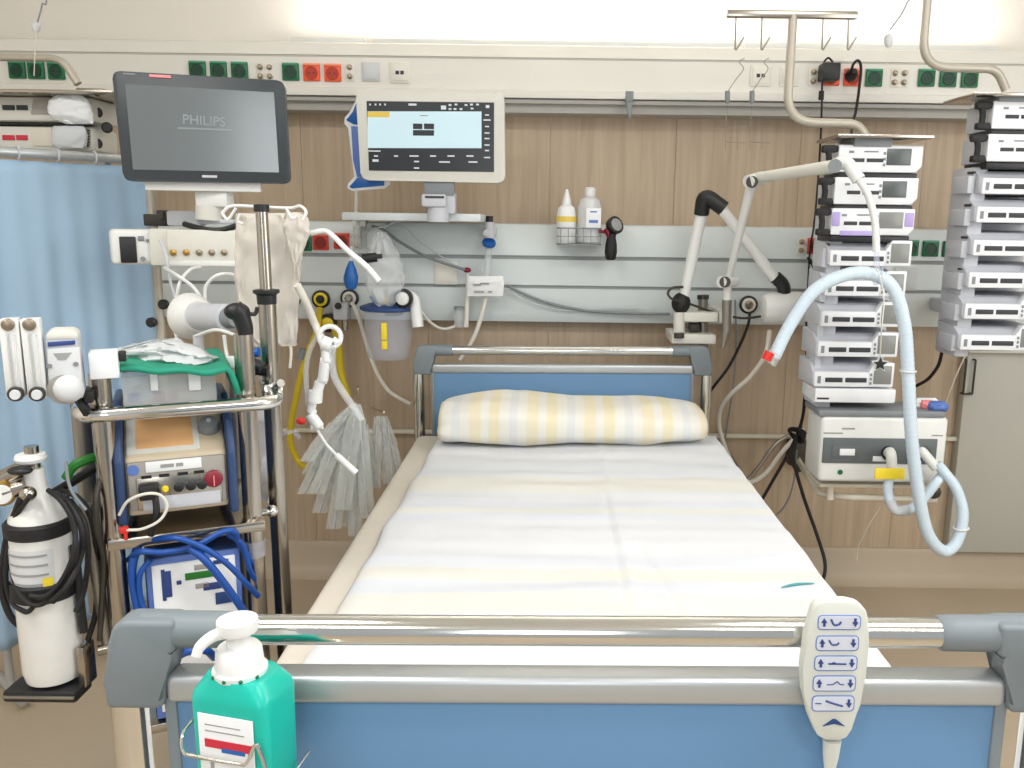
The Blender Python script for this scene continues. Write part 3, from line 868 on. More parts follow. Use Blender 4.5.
mb = MB(); pcyl(mb, (748, 182, 2.72), (762, 178, 2.76), .021, 16); mb.build('joint', 'white_plastic', ha)
mb = MB(); pcyl(mb, (752, 182, 2.71), (752, 182, 2.725), .0185, 16); mb.build('knob', 'dark_metal', ha)
mb = MB(); pcyl(mb, (756, 178, 2.74), (836, 166, 2.42), .0165, 16, .0185); mb.build('level_tube', 'warm_white', ha)
mb = MB(); mb.sweep(bend([A(834, 166, 2.41), A(846, 161, 2.40), A(859, 180, 2.38)], .03, 6), .0185, 14); mb.build('end_joint', 'white_plastic', ha)
mb = MB(); pcyl(mb, (835, 166, 2.375), (835, 166, 2.39), .0185, 18); mb.build('knob', 'mid_grey', ha)
mb = MB(); mb.ptube([(857, 177, 2.38), (868, 195, 2.37), (875, 222, 2.36), (876.5, 252, 2.355)], .010, 12); mb.build('drop_tube', 'white_plastic', ha)
mb = MB(); pcyl(mb, (876.5, 248, 2.355), (877, 272, 2.36), .0075); mb.torus(A(878, 276, 2.37), (1, 0, -.25), .024, .004); mb.build('hose_clip', 'clear_blue', ha)

# ================================================================== CABLES AT THE RIGHT
ad = thing('power_adapter', 'black plug-in power adapter in the orange socket with long cable', 'power adapter', A(831, 72, YD - .02))
mb = MB(); mb.pbox(823, 62, 841, 80, YD - .075, .06, .006); mb.build('adapter_body', 'black_plastic', ad)
mb = MB(); mb.ptube([(833, 62, YD - .05), (828, 58, YD - .05), (823, 66, YD - .06), (822, 90, YD - .06), (821, 130, YD - .07), (818, 180, YD), (814, 225, YD), (810, 250, YR - .03), (808, 285, YR - .03), (806, 330, YR - .05), (806, 372, YR - .02), (803, 410, YR - .02), (801, 432, YR - .04)], .0036, 8); mb.build('cable', 'black_rubber', ad)
mb = MB(); mb.cyl(A(821.5, 91, YD - .062), A(821, 100, YD - .062), .009, n=10); mb.build('cable_grommet', 'black_rubber', ad)
pl = thing('power_plug', 'black plug with a looped cord in the orange socket', 'plug', A(852, 76, YD - .02))
mb = MB(); mb.lathe([(.021, 0), (.021, .012), (.015, .03), (.01, .04)], A(850.5, 76, YD - .012), (0, -1, .25), 18); mb.build('plug_body', 'black_plastic', pl)
mb = MB(); mb.ptube([(851, 75, YD - .04), (853, 65, YD - .06), (858, 60.5, YD - .06), (861, 68, YD - .06), (859, 90, YD - .06), (856, 110, YD - .07), (852, 128, YD - .2), (852, 145, 2.76), (850, 160, 2.78)], .0048, 8); mb.build('cord', 'black_rubber', pl)
o = MB(); o.lathe([(.017, 0), (.017, .02), (.009, .035)], A(816, 246, YR - .012), (.3, -1, -.1), 14); o = o.build('power_plug', 'black_plastic'); tag(o, 'black plug in the red socket left of the middle pumps', 'plug')

def cable(pts, r, m, label, name='cable', cat='cable', group=None, n=8):
    mb = MB(); mb.ptube(pts, r, n); o = mb.build(name, m); return tag(o, label, cat, group)
YJ = 3.17
cable([(750, 312, YR - .03), (748, 325, YJ), (740, 345, YJ), (728, 368, YJ), (715, 385, YJ), (702, 402, YJ + .05)], .0055, 'black_rubber', 'black gas hose dropping from the ringed outlet to the bed head', 'gas_hose', 'hose')
cable([(735, 300, YR - .02), (736, 340, YR - .02), (734, 380, YJ), (728, 420, YJ), (724, 445, YJ), (722, 455, YJ)], .0035, 'mid_grey', 'thin grey cable hanging behind the right bed post')
cable([(770, 330, 2.93), (765, 355, 2.95), (750, 377, 3.0), (732, 393, 3.05), (721, 408, 3.1), (719, 425, 3.12), (725, 447, 3.12), (735, 468, 3.1), (748, 482, 3.08), (765, 474, 3.08), (782, 452, 3.08), (797, 436, 3.1), (803, 430, 3.15)], .0085, 'hose_white', 'white looping hose between the bed head and the ventilator', 'hose', 'hose')
cable([(726, 448, 3.2), (745, 478, 3.2), (758, 468, 3.2), (776, 444, 3.2), (792, 434, 3.2)], .008, 'dull_steel', 'dull grey hose looping beside the white one near the bumper rail', 'hose', 'hose')
cable([(808, 352, 2.8), (806, 385, 2.9), (802, 420, 3.0), (790, 450, 3.0), (772, 482, 3.0), (755, 512, 3.0)], .006, 'black_rubber', 'black cable slanting from the middle pumps down behind the bed')
cable([(796, 438, 3.0), (794, 460, 2.95), (803, 495, 2.9), (817, 535, 2.85), (825, 563, 2.8), (822, 582, 2.78), (812, 598, 2.8)], .0065, 'black_rubber', 'black cable hanging by the ventilator and curling to the bed corner')
cable([(797, 450, 3.05), (793, 485, 3.0), (784, 507, 3.0), (770, 520, 3.0)], .0035, 'mid_grey', 'thin grey cable hanging between the two black ones')
cable([(942, 352, 2.9), (938, 366, 2.95), (928, 379, 3.0), (916, 386, 3.05)], .006, 'black_rubber', 'short black cable curving below the far right pump stack')
cable([(967, 352, 3.15), (955, 378, 3.15), (945, 405, 3.17), (935, 440, 3.2)], .003, 'cream_plastic', 'thin pale cord slanting down beside the grey cupboard')
cable([(880, 506, 3.1), (866, 530, 3.12), (858, 548, 3.15), (857, 560, 3.15)], .003, 'cream_plastic', 'thin pale cord hanging under the ventilator bracket')
cb2 = MB()
for k in range(4):
    cb2.torus(A(797, 432 + k * 1.5, 3.02), (.3 + .2 * k, .5, .7), .03, .005, 20, 6)
o = cb2.build('cable_knot', 'black_rubber'); tag(o, 'knot of black cable bunched at the bumper rail left of ventilator', 'cable')
cable([(808, 257, YR - .03), (811, 262, YR - .03), (817, 271, YR - .03)], .006, 'black_rubber', 'short black cable end below the plugged red socket')
# ================================================================== THE BED
YB0 = .87; ZT = A(589, 631, YB0).z
class BF_: pass
BF = BF_()
BF.M = Matrix.Translation((.043, YB0, ZT)) @ Matrix.Rotation(R(-.5), 4, 'Y') @ Matrix.Translation((0, 0, -ZT))
ZL = A(589, 682, YB0).z - .003                 # lower rail
LB = 2.10
bed = thing('hospital_bed', 'hospital bed with blue boards, chrome rails and grey plastic corners', 'bed', (.043, 1.9, 0))
def B(): return MB(BF)
for y, d in ((0, -1), (LB, 1)):
    nm = 'footboard' if y == 0 else 'headboard'
    pan = B().b2((-.456, y - .011, .45), (.456, y + .011, ZL - .012), .003).build(nm, 'panel_blue', bed)
    mb = B(); mb.b2((-.466, y - .014, .44), (-.452, y + .014, ZL - .01), .003); mb.b2((.452, y - .014, .44), (.466, y + .014, ZL - .01), .003); mb.b2((-.46, y - .014, .43), (.46, y + .014, .452), .003)
    mb.build('edge_strip', 'bumper_grey', pan)
    mb = B(); mb.cyl((-.40, y, ZT), (.40, y, ZT), .0165, n=28); mb.build('top_rail', 'chrome', bed)
    mb = B(); mb.b2((-.462, y - .018, ZL - .0165), (.462, y + .018, ZL + .0165), .008, 3); mb.build('lower_rail', 'alu', bed)
    for s in (-1, 1):
        mb = B()
        mb.lathe([(.017, 0), (.0195, .003), (.0198, .02), (.0205, .10)], (s * .387, y, ZT), (s, 0, 0), 24)
        o1 = [(.445, ZT + .0182), (.50, ZT + .0185), (.512, ZT + .012), (.520, ZT - .012), (.526, ZL + .01), (.527, ZL - .017), (.522, ZL - .021), (.466, ZL - .021), (.462, ZL - .012), (.456, ZT - .022), (.448, ZT - .02)]
        mb.prism([(s * a, b) for a, b in o1], (0, y - .0215, 0), (1, 0, 0), (0, 0, 1), (0, .038, 0), .006, 3)
        mb.build('corner_bumper', 'bumper_grey', bed)
        mb = B(); mb.cyl((s * .511, y, .12), (s * .511, y, ZL - .018), .0195, n=20); mb.build('corner_post', 'chrome', bed)
        mb = B(); mb.b2((s * .511 - .02, y - .025, .06), (s * .511 + .02, y + .025, .14), .008); c = mb.build('caster_fork', 'bumper_grey', bed)
        mb = B(); mb.lathe([(.035, -.012), (.05, -.01), (.05, .01), (.035, .012)], (s * .511, y, .05), (1, 0, 0), 20); mb.build('wheel', 'black_rubber', c)
mb = B()
for s in (-1, 1): mb.b2((s * .45 - .02, .02, .46), (s * .45 + .02, LB - .02, .52), .006)
mb.b2((-.45, .03, .5), (.45, LB - .03, .53), .004)
mb.build('mattress_deck', 'bumper_grey', bed)

ZM = .682
mb = B()
mb.b2((-.516, .035, .53), (.514, LB - .04, ZM), .022, 4)
o = mb.build('mattress', 'mattress_beige'); tag(o, 'beige covered mattress showing along the left of the white duvet', 'mattress')

# duvet ----------------------------------------------------------------------
YEL, BLU = (221, 218, 203), (208, 213, 222)
bands = [(1.53, .05, BLU, .6), (1.38, .07, YEL, .9), (1.22, .03, BLU, .8), (1.17, .02, YEL, .7), (1.12, .025, BLU, .8), (.85, .03, BLU, .8), (.775, .03, YEL, 1), (.71, .03, BLU, .8), (.63, .05, YEL, .9), (.54, .03, BLU, .6), (.36, .04, BLU, .6), (.26, .05, YEL, .5), (.17, .03, BLU, .5)]
band_material('duvet_cloth', (217, 219, 223), [(c - .995, h, k, s * .6) for c, h, k, s in bands], 1, wob=.03, bump=.15)
def top_z(x, y):
    n1 = noise.noise(Vector((x * 2.2, y * 2.6, 0)))
    n2 = noise.noise(Vector((x * 3, y * 15, 3.3)))
    n3 = noise.noise(Vector((x * 18, y * 5, 7.7)))
    z = .712 + .008 * n1 + .007 * n2 * (1.1 - abs(x)) + .003 * n3
    z -= .006 * math.exp(-((x - .105) / .007) ** 2) * (1 if .62 < y < 1.3 else .3)
    z += .004 * math.exp(-((x - .118) / .02) ** 2)
    z -= .005 * math.exp(-((x - .2 + .12 * (y - .6)) / .01) ** 2) * (1 if y < .95 else 0)
    return z
def duvet(u, v):
    y = .04 + 1.91 * v
    lx = -.425 - .012 * noise.noise(Vector((0, y * 6, 1))) - .028 * (1 - v)
    # u runs: under edge left, up, across the top, over the right side and down
    if u < .06:
        t = u / .06; return Vector((lx + .012 - .012 * t, y, ZM + .004 + .012 * t))
    if u > .9:
        t = (u - .9) / .1; a = t * math.pi / 2
        return Vector((.515 + .022 * math.sin(a) + .008 * noise.noise(Vector((t * 2, y * 7, 4))) * t, y, top_z(.515, y) - .022 * (1 - math.cos(a)) - .13 * t * t))
    t = (u - .06) / .84; x = lx + (.515 - lx) * t
    e = min(t / .035, 1); rnd_ = math.sqrt(max(0, 1 - (1 - e) ** 2))
    z0 = ZM + .016
    ev = min(v / .02, (1 - v) / .008, 1); rv = math.sqrt(max(0, 1 - (1 - ev) ** 2))
    return Vector((x, y, z0 + (top_z(x, y) - z0) * rnd_ * (.35 + .65 * rv)))
mb = B(); mb.grid(duvet, 120, 150)
o = mb.build('duvet', 'duvet_cloth', smooth=180)
sm = o.modifiers.new('thickness', 'SOLIDIFY'); sm.thickness = .006; sm.offset = -1
tag(o, 'white duvet with faint yellow and blue bands spread over the bed', 'duvet')
# turquoise mark on the duvet by the remote
o = MB().tube([BF.M @ Vector((x, y, top_z(x, y) + .003)) for x, y in ((.418, .708), (.44, .722), (.462, .729), (.49, .731))], lambda t: .001 + .002 * math.sin(math.pi * t), 6).build('teal_strip', 'teal_strip')
tag(o, 'thin turquoise strip lying on the duvet near the hand control', 'strip')

# pillow ---------------------------------------------------------------------
YE2 = (226, 214, 168); GR2 = (212, 214, 218)
st_ = [(-.44 + .062 * k, (.018, .014, .02)[k % 3], (YE2, GR2, (228, 214, 176))[k % 3], .62) for k in range(15)]
band_material('pillow_cloth', (226, 224, 216), st_, 0, wob=.02, bump=.15)
PC = Vector((.031, 1.905, .776))
def pil(u, v):
    a = 2 * math.pi * u; b = math.pi * (v - .5)
    cb, sb = math.cos(b), math.sin(b); sg = lambda c, e: math.copysign(abs(c) ** e, c)
    # the long axis is x: v runs left to right
    x = .437 * sg(sb, .30)
    r = max(abs(cb), 0) ** .21
    yy = .155 * sg(math.cos(a), .9) * r; zz = .067 * sg(math.sin(a), .72) * r
    k = noise.noise(Vector((x * 5, a * 1.2, 2)))
    zz *= 1 + .10 * k + (.08 if x < 0 else -.02); yy *= 1 + .05 * k
    zz += .012 * math.exp(-((x + .22) / .14) ** 2) * (zz > 0) - .014 * max(0, x - .3) / .15 * (zz > 0)
    yy -= .03 * max(0, -x - .36) / .09 * (zz < 0)
    zz += .010 * noise.noise(Vector((x * 9, yy * 16, zz * 14))) + .03 * max(0, yy) 
    if zz < -.064: zz = -.064 + (zz + .064) * .3
    return PC + Vector((x, yy, zz))
mb = B(); V = mb.grid(pil, 48, 90, True)
bmesh.ops.remove_doubles(mb.bm, verts=mb.bm.verts[:], dist=1e-5)
o = mb.build('pillow', 'pillow_cloth', smooth=180); tag(o, 'white pillow with soft yellow stripes propped at the bed head', 'pillow')

# hand control ---------------------------------------------------------------
YQ = .832
rc = thing('hand_control', 'pale grey bed hand control hanging on the foot rail, five key pairs', 'remote control', A(834, 740, YQ))
out = [(813, 610), (818, 604), (827, 601), (848, 601.5), (859, 604), (867, 611), (869.5, 622), (869, 645), (866, 675), (860, 706), (853, 730), (847, 739), (838, 741.5), (825, 741), (817, 736), (809, 718), (804, 695), (803, 670), (806, 635)]
mb = MB(); mb.pprism(out, YQ, .016, .0035); mb.build('housing', 'remote_body', rc)
keys = [(818.5, 615.5, 861.5, 630), (816.5, 636, 859.5, 651), (815, 656, 858, 671), (813.5, 676, 856.5, 691.5), (812.5, 696, 855, 711.5)]
for i, (x0, y0, x1, y1) in enumerate(keys):
    mb = MB(); mb.pprism(rquad([(x0, y0), (x1, y0), (x1 - 1, y1), (x0 - 1, y1)], 4.5), YQ - .0012, .004); k = mb.build('key_rim', 'ink_lightblue', rc)
    mb = MB(); mb.pprism(rquad([(x0 + .9, y0 + .9), (x1 - .9, y0 + .9), (x1 - 1.9, y1 - .9), (x0 - .1, y1 - .9)], 4), YQ - .0020, .004); mb.build('key', 'remote_key', k)
    ym = (y0 + y1) / 2
    mb = MB()
    for x, sgn in ((x0 + 6, -1), (x1 - 6, 1)):
        if i == 4 and sgn == -1:
            mb.pbox(x - 3, ym - .4, x + 3, ym + .4, YQ - .0026, .002); continue
        mb.pprism([(x - 3, ym + sgn * -.3 + (0 if sgn > 0 else 0)), (x, ym + sgn * 4.4), (x + 3, ym + sgn * -.3)], YQ - .0027, .002)
        mb.pbox(x - 1.2, ym - 4 if sgn > 0 else ym - .5, x + 1.2, ym + .5 if sgn > 0 else ym + 4, YQ - .0027, .002)
    xm = (x0 + x1) / 2
    if i < 2:
        mb.ptube([(xm - 9, ym - 3.5, YQ - .002), (xm - 6, ym + 2 - i, YQ - .002), (xm - 1, ym + 1.5 - i * .5, YQ - .002), (xm + 1, ym - 1, YQ - .002)], .0012 - .0002 * i, 6)
    elif i == 2:
        mb.pbox(xm - 8, ym, xm + 10, ym + 1.4, YQ - .0027, .002); mb.pbox(xm - 4, ym - 1, xm - 1, ym + .2, YQ - .0027, .002)
    elif i == 3:
        mb.ptube([(xm - 8, ym + 1, YQ - .002), (xm - 2, ym + .5, YQ - .002), (xm + 2, ym - 2, YQ - .002), (xm + 5, ym + .5, YQ - .002), (xm + 9, ym + 1, YQ - .002)], .0007, 6)
    else:
        mb.ptube([(xm - 8, ym - 3, YQ - .002), (xm, ym - .2, YQ - .002), (xm + 9, ym + 2.4, YQ - .002)], .0012, 6)
    mb.build('key_symbol', 'ink_blue', k)
mb = MB(); mb.pprism([(823, 726.5), (833, 719.5), (836, 719.5), (845, 726.5), (834, 724)], YQ - .0012, .003); mb.build('arrow_mark', 'device_blue', rc, label='blue arrow mark')
mb = MB(); mb.lathe([(.010, 0), (.0085, .02), (.0055, .04), (.0045, .09), (.0045, .2)], A(832, 739, YQ + .011), A(828, 790, YQ + .011) - A(832, 739, YQ + .011), 14); mb.build('cable', 'remote_body', rc)
mb = MB()
hk = A(838, 631, YB0)
mb.sweep([Vector((hk.x, YQ + .02, hk.z - .03)), Vector((hk.x, YQ + .021, hk.z + .012))] + [Vector((hk.x, YB0 - .0195 * math.cos(a), hk.z + .0195 * math.sin(a))) for a in [i * math.pi / 8 for i in range(2, 8)]], .003, 8)
mb.build('rail_hook', 'remote_body', rc)

# sanitiser bottle ------------------------------------------------------------
yaw = -14
bp_ = A(247, 742, .795)
SF = Frame((bp_.x, .795, 0), yaw)
def sz(py): return SF.px(247, py, -.02).z
sb_ = thing('sanitiser_bottle', 'turquoise hand sanitiser bottle with white pump in a wire holder', 'bottle', (bp_.x, .795, sz(800)))
def loft(mb, secs, n=40, ex=6):
    """secs = (z, half x, half y, exponent)"""
    rings = []
    for z, a, b, e in secs:
        rings.append([mb.bm.verts.new((a * math.copysign(abs(math.cos(t)) ** (2 / e), math.cos(t)), b * math.copysign(abs(math.sin(t)) ** (2 / e), math.sin(t)), z)) for t in [2 * math.pi * (k + .5) / n for k in range(n)]])
    for p, q in zip(rings, rings[1:]):
        for k in range(n): mb.bm.faces.new((p[k], p[(k + 1) % n], q[(k + 1) % n], q[k]))
    mb.bm.faces.new(rings[0][::-1]); mb.bm.faces.new(rings[-1])
zb, zs, zn = sz(800), sz(694), sz(686)
mb = MB(SF); loft(mb, [(zb, .040, .028, 5), (zb + .004, .043, .031, 6), (zs - .01, .0435, .032, 7), (zs - .002, .0425, .031, 6), (zs + .012, .034, .026, 3), (zn + .002, .025, .023, 2.4), (zn + .006, .018, .018, 2)])
mb.build('bottle_body', 'turquoise', sb_)
zc0 = sz(687)
mb = MB(SF); mb.lathe([(.0255, 0), (.0272, .003), (.0272, .008), (.0242, .010), (.0225, .028), (.0205, .031), (.0115, .0315)], (-.003, 0, zc0), (0, 0, 1), 32); cap = mb.build('screw_collar', 'pump_white', sb_)
mb = MB(SF)
for a in (200, 235, 270, 305, 340): mb.ball((-.003 + .0268 * math.cos(R(a)), .0268 * math.sin(R(a)), zc0 + .0055), .0022, u=8, v=6)
mb.build('collar_hole', 'green_socket', cap)
mb = MB(SF); mb.lathe([(.0115, .030), (.0115, .042), (.013, .045), (.0195, .048), (.0205, .052), (.0200, .060), (.012, .062)], (-.003, 0, zc0), (0, 0, 1), 30); mb.build('pump_head', 'pump_white', sb_)
mb = MB(SF); mb.tube([(-.010, -.008, zc0 + .049), (-.019, -.018, zc0 + .048), (-.027, -.027, zc0 + .041), (-.030, -.031, zc0 + .032)], lambda t: .0066 - .0018 * t, 12); mb.build('spout', 'pump_white', sb_)
x0, x1 = -.031, .031; zl = sz(712)
mb = MB(SF); mb.b2((x0, -.0338, zb + .01), (x1, -.0325, zl), .0005); lab = mb.build('paper_label', 'label_white', sb_)
mb = MB(SF); mb.b2((x0 + .007, -.0344, sz(744)), (x1 - .001, -.0336, sz(736))); mb.build('red_band', 'red_mark', lab, label='red band')
mb = MB(SF); mb.b2((x0 + .026, -.0348, sz(747)), (x1 - .010, -.0341, sz(743))); mb.build('blue_band', 'bright_blue', lab, label='blue band')
mb = MB(SF)
for i in range(2): mb.b2((x0 + .008, -.0342, sz(722.5 + 6 * i)), (x1 - .014 + .004 * i, -.0336, sz(721.5 + 6 * i)))
mb.b2((x0 + .012, -.0342, sz(768)), (x0 + .016, -.0336, sz(757))); mb.b2((x0 + .010, -.0342, sz(768)), (x0 + .014, -.0336, sz(765)))
mb.build('print_line', 'ink_faint', lab)
wh = thing('bottle_holder', 'bent wire holder hooked on the foot rail around the turquoise bottle', 'holder', (bp_.x, .80, sz(800)))
zr_ = sz(752); zt_ = sz(738)
mb = MB(SF)
lp_ = [(-.05, .036, zt_), (-.053, 0, zt_ + .004), (-.051, -.03, zt_ + .002), (-.046, -.0385, zr_ + .002), (-.03, -.0395, zr_), (.012, -.0395, zr_), (.026, -.0395, zr_ + .003), (.036, -.0385, zt_ + .008), (.042, -.0375, zt_ - .004), (.050, -.034, zr_ - .02), (.053, -.01, zr_ - .03), (.05, .036, zr_ - .03)]
mb.tube(lp_, .002, 8, 6); mb.build('front_wire', 'chrome', wh)
mb = MB(SF)
hz = ZL + .014
for x in (.002, .012):
    mb.sweep(bend([(x * 1.3, .036, zb), (x * 1.2, .038, hz - .02), (x, .04, hz + .012)], .006), .002, 8)
mb.sweep(bend([(.002, .04, hz + .012), (.007, .045, hz + .022), (.012, .04, hz + .012)], .004), .002, 8)
mb.sweep(bend([(-.03, .036, zb), (-.03, .036, zt_), (-.052, .036, zt_)], .006), .002, 8)
mb.build('back_wire', 'chrome', wh)
# ================================================================== LEFT: SCREEN AND SHELF STATION
# folding privacy screen with blue curtain
ps = thing('privacy_screen', 'pale blue curtain on a screen rail at the left edge', 'curtain', (-1.75, 2.9, 0))
P0, P1 = A(-60, 150, 2.28), A(121, 157, 2.62)
zc_ = (P0.z + P1.z) / 2
P0.z = P1.z = zc_
dirv = (P1 - P0); LC = dirv.length; dirv.normalize(); nrm = Vector((dirv.y, -dirv.x, 0))
mb = MB(); mb.cyl(P0, P1, .014, n=14); mb.build('top_rail', 'alu', ps)
for k in range(6):
    mb = MB(); mb.torus(P0 + dirv * (.08 + k * .1), dirv, .0165, .003, 14, 6); mb.build('rail_ring', 'light_grey', ps)
for q in (P0 + dirv * .03, P1 - dirv * .03):
    q = q - nrm * .035
    mb = MB(); mb.cyl((q.x, q.y, .02), (q.x, q.y, zc_ + .01), .012, n=12); mb.cyl((q.x, q.y, zc_), q + nrm * .035, .008, n=8)
    mb.cyl(Vector((q.x, q.y, .03)) - nrm * .2, Vector((q.x, q.y, .03)) + nrm * .1, .014, n=10); mb.build('screen_post', 'alu', ps)
xe = A(143, 400, 3.05); LCe = LC + .085
def curt(u, v):
    z = (zc_ - .02) * (1 - v) + .18 * v
    q = P0 + dirv * (LCe * u * (.965 + .035 * v))
    a = (.010 * math.sin(u * 21 + 1.2 * math.sin(v * 2)) + .006 * math.sin(u * 47)) * (.3 + .7 * min(1, v * 2)) + .022 * noise.noise(Vector((u * 4, v * 2, 1)))
    return Vector((q.x, q.y, z)) + nrm * a
mb = MB(); mb.grid(curt, 120, 40); o = mb.build('curtain', 'curtain_blue', ps, smooth=180)
sm = o.modifiers.new('thickness', 'SOLIDIFY'); sm.thickness = .002
# the neighbouring bay's shelf
NF = 2.58
sh = thing('equipment_shelf', 'steel shelf plate at upper left under a curved beige pole', 'shelf', A(60, 92, NF), 0, 'steel shelves over the pumps')
mb = MB(); a, b = A(-70, 78, NF), A(112, 92, NF); mb.b2((a.x, NF, b.z - .004), (b.x, NF + .24, b.z + .005), .002); mb.build('shelf_plate', 'steel', sh)
q = A(85, 80, NF + .1); mb = MB(); mb.b2((q.x - .02, NF + .08, b.z), (q.x + .06, NF + .14, b.z + .022), .003); mb.build('clamp_block', 'dull_steel', sh)
cp = thing('bent_pole', 'curved beige pole bending down onto the upper left shelf', 'pole', A(78, 82, NF + .12))
mb = MB(); mb.sweep(bend([Vector((XL, NF + .12, A(62, 58, NF + .12).z)), A(62, 58, NF + .12), A(78, 84, NF + .12)], .1, 10), .0115, 14); mb.build('pole_tube', 'painted_pole', cp)
for i, (y0, y1, lab) in enumerate(((96, 121, 'pale pump under the upper left shelf with a crumpled white cover'), (126, 150, 'pale pump with red readouts below the white covered pump'))):
    t = thing('infusion_pump', lab, 'infusion pump', A(40, y1, 2.66), 0, 'infusion pumps at the upper left')
    mb = MB(); mb.pbox(-70, y0, 92, y1, 2.66, .16, .01); mb.build('body', 'warm_white', t)
    mb = MB(); mb.pbox(2, y0 + 9, 14, y0 + 14, 2.656, .006, .001); mb.build('readout', 'ink' if i == 0 else 'red_mark', t)
    mb = MB(); mb.pbox(16, y0 + 9, 27, y0 + 14, 2.656, .006, .001); mb.build('readout', 'ink' if i == 0 else 'red_mark', t)
    if i == 0:
        mb = MB(); mb.pprism([(33, y0 + 3), (50, y0 + 1), (49, y0 + 18), (31, y0 + 18)], 2.655, .01, .001); mb.build('display', 'panel_grey', t)
    else:
        mb = MB(); mb.pbox(32, y0 + 2, 52, y0 + 20, 2.655, .008, .001); mb.build('display', 'cream_plastic', t)
        mb = MB()
        for k in range(6): mb.pprism([(86 + 4 * (k % 2), y0 + 3 + 3 * k), (90 - 4 * (k % 2), y0 + 4.5 + 3 * k), (86 + 4 * (k % 2), y0 + 6 + 3 * k), (88, y0 + 4.5 + 3 * k)], 2.656, .006)
        mb.build('zigzag_mark', 'ink', t)
    mb = MB(); mb.pbox(-60, y1 - .5, 80, y1 + 4, 2.68, .10, .003); mb.build('dark_foot', 'black_plastic', t)
    p, q = A(90, y0 + 14, 2.7), A(97, y0 + 14, 2.7)
    for kx, ky in (((97, 113),) if i == 0 else ((107, 128), (97, 144))):
        c = A(kx, ky, 2.71); mb = MB(); mb.cyl(A(86, ky, 2.71), c, .004, n=10); mb.build('knob_shaft', 'light_grey', t); mb = MB(); mb.lathe([(.012, 0), (.016, .004), (.016, .018), (.012, .022)], c, (.5, -1, 0), 18); mb.build('side_knob', 'black_plastic', t)
o = MB().puff([(94, 60, 80), (100, 50, 88), (110, 48, 92), (118, 52, 93), (124, 66, 93)], 2.63, .05, wr=.004, seed=4).build('crumpled_cover', 'label_white'); tag(o, 'crumpled white cover draped on the upper left pump', 'cover')
o = MB().puff([(126, 53, 84), (134, 52, 87), (146, 54, 86), (150, 60, 84)], 2.64, .04, wr=.003, seed=8).build('crumpled_cover', 'paper_grey'); tag(o, 'crumpled grey white cover on the pump with red readouts', 'cover')

# ================================================================== MONITORS
# dark monitor
MF = Frame((A(201, 127, 2.36).x, 2.36, 0), 13)
lm = thing('patient_monitor', 'dark bezel monitor with grey start screen, tilted at upper left', 'monitor', MF.w(0, 0, A(201, 188, 2.36).z))
pr = lambda pts, m, nm, ly, D, bev=0, par=lm, fr=MF, label=None: MB(fr).pprism(pts, ly, D, bev, fr).build(nm, m, par, label=label)
pr(rquad([(111.5, 70.5), (284.5, 80.5), (290.5, 183.5), (123.5, 181)], 8), 'dark_bezel', 'bezel', 0, .05, .004)
scq = [(125, 84), (274, 92.5), (279, 172.5), (133, 169.5)]
scr = pr(scq, 'monitor_glass', 'screen', -.002, .006)
pr([(149, 74), (171, 75.3), (171, 78.3), (149, 77)], 'pink_lamp', 'alarm_lamp', -.003, .006, .001, label='pink alarm lamp')
pr([(123, 72.9), (135, 73.6), (135, 74.8), (123, 74.1)], 'ink_faint', 'maker_mark', -.001, .003)
pr([(202, 175), (217, 175.4), (217, 177.8), (202, 177.4)], 'light_grey', 'lower_badge', -.001, .003)
pc_ = MF.px(204, 121, -.003); 
w0, w1 = MF.px(178, 121, 0), MF.px(230, 122, 0)
tx = text('screen_word', 'PHILIPS', .034, 'ink_faint', MF.M @ face_m(pc_, 0, 0, R(-2.0)), scr, .0004)
MATS['screen_glow'] = mat('screen_glow', (134, 141, 144), .3, emit=.12)
tx.data.materials.clear(); tx.data.materials.append(MATS['screen_glow'])
pr([(178, 127.2), (232, 129.2), (232, 130.8), (178, 128.8)], 'screen_glow', 'screen_line', -.003, .002, par=scr)
# its mount
mt = thing('monitor_mount', 'white bar and swivel block holding the dark monitor over the module rack', 'mount', A(205, 228, 2.42))
mb = MB(MF); mb.b2(MF.px(145, 190, .02), MF.px(262, 182.5, .06), .003); mb.build('crossbar', 'white_plastic', mt)
mb = MB(); mb.pbox(194, 191, 227, 207, 2.40, .06, .008); mb.build('swivel_block', 'white_plastic', mt)
mb = MB(); mb.cyl(A(209, 206, 2.43), A(209, 220, 2.43), .036, n=20); mb.build('swivel_cup', 'warm_white', mt)
mb = MB(); mb.pbox(166, 211, 200, 226, 2.47, .05, .006); mb.pbox(196, 219, 232, 224, 2.42, .08, .006); mb.build('support_arm', 'light_grey', mt)
mb = MB(); mb.cyl(A(150, 180, 2.55), Vector((A(150, 180, 2.55).x, 2.55, .02)), .0135, n=14); mb.b2((A(150, 180, 2.55).x - .15, 2.4, .0), (A(150, 180, 2.55).x + .15, 2.7, .03), .01); mb.build('rear_pole', 'painted_pole', mt)
mb = MB(); mb.pbox(143, 214, 166, 226, 2.53, .06, .004); mb.pbox(156, 210, 163, 219, 2.5, .04, .004); mb.build('pole_clamp', 'dark_metal', mt)
for kx, ky in ((153, 322), (165, 304)):
    mb = MB(); mb.lathe([(.010, 0), (.015, .004), (.015, .016), (.011, .020)], A(kx, ky, 2.53), (0, -1, 0), 16); mb.cyl(A(kx, ky, 2.53), Vector((A(150, 180, 2.55).x, 2.55, A(kx, ky, 2.53).z)), .005, n=8); mb.build('pole_knob', 'black_plastic', mt)
mb = MB(); mb.tube([A(184, 224, 2.4), A(205, 229.5, 2.38), A(222, 230, 2.38), A(236, 226, 2.38)], .008, 8); mb.build('arm_handle', 'black_plastic', mt)
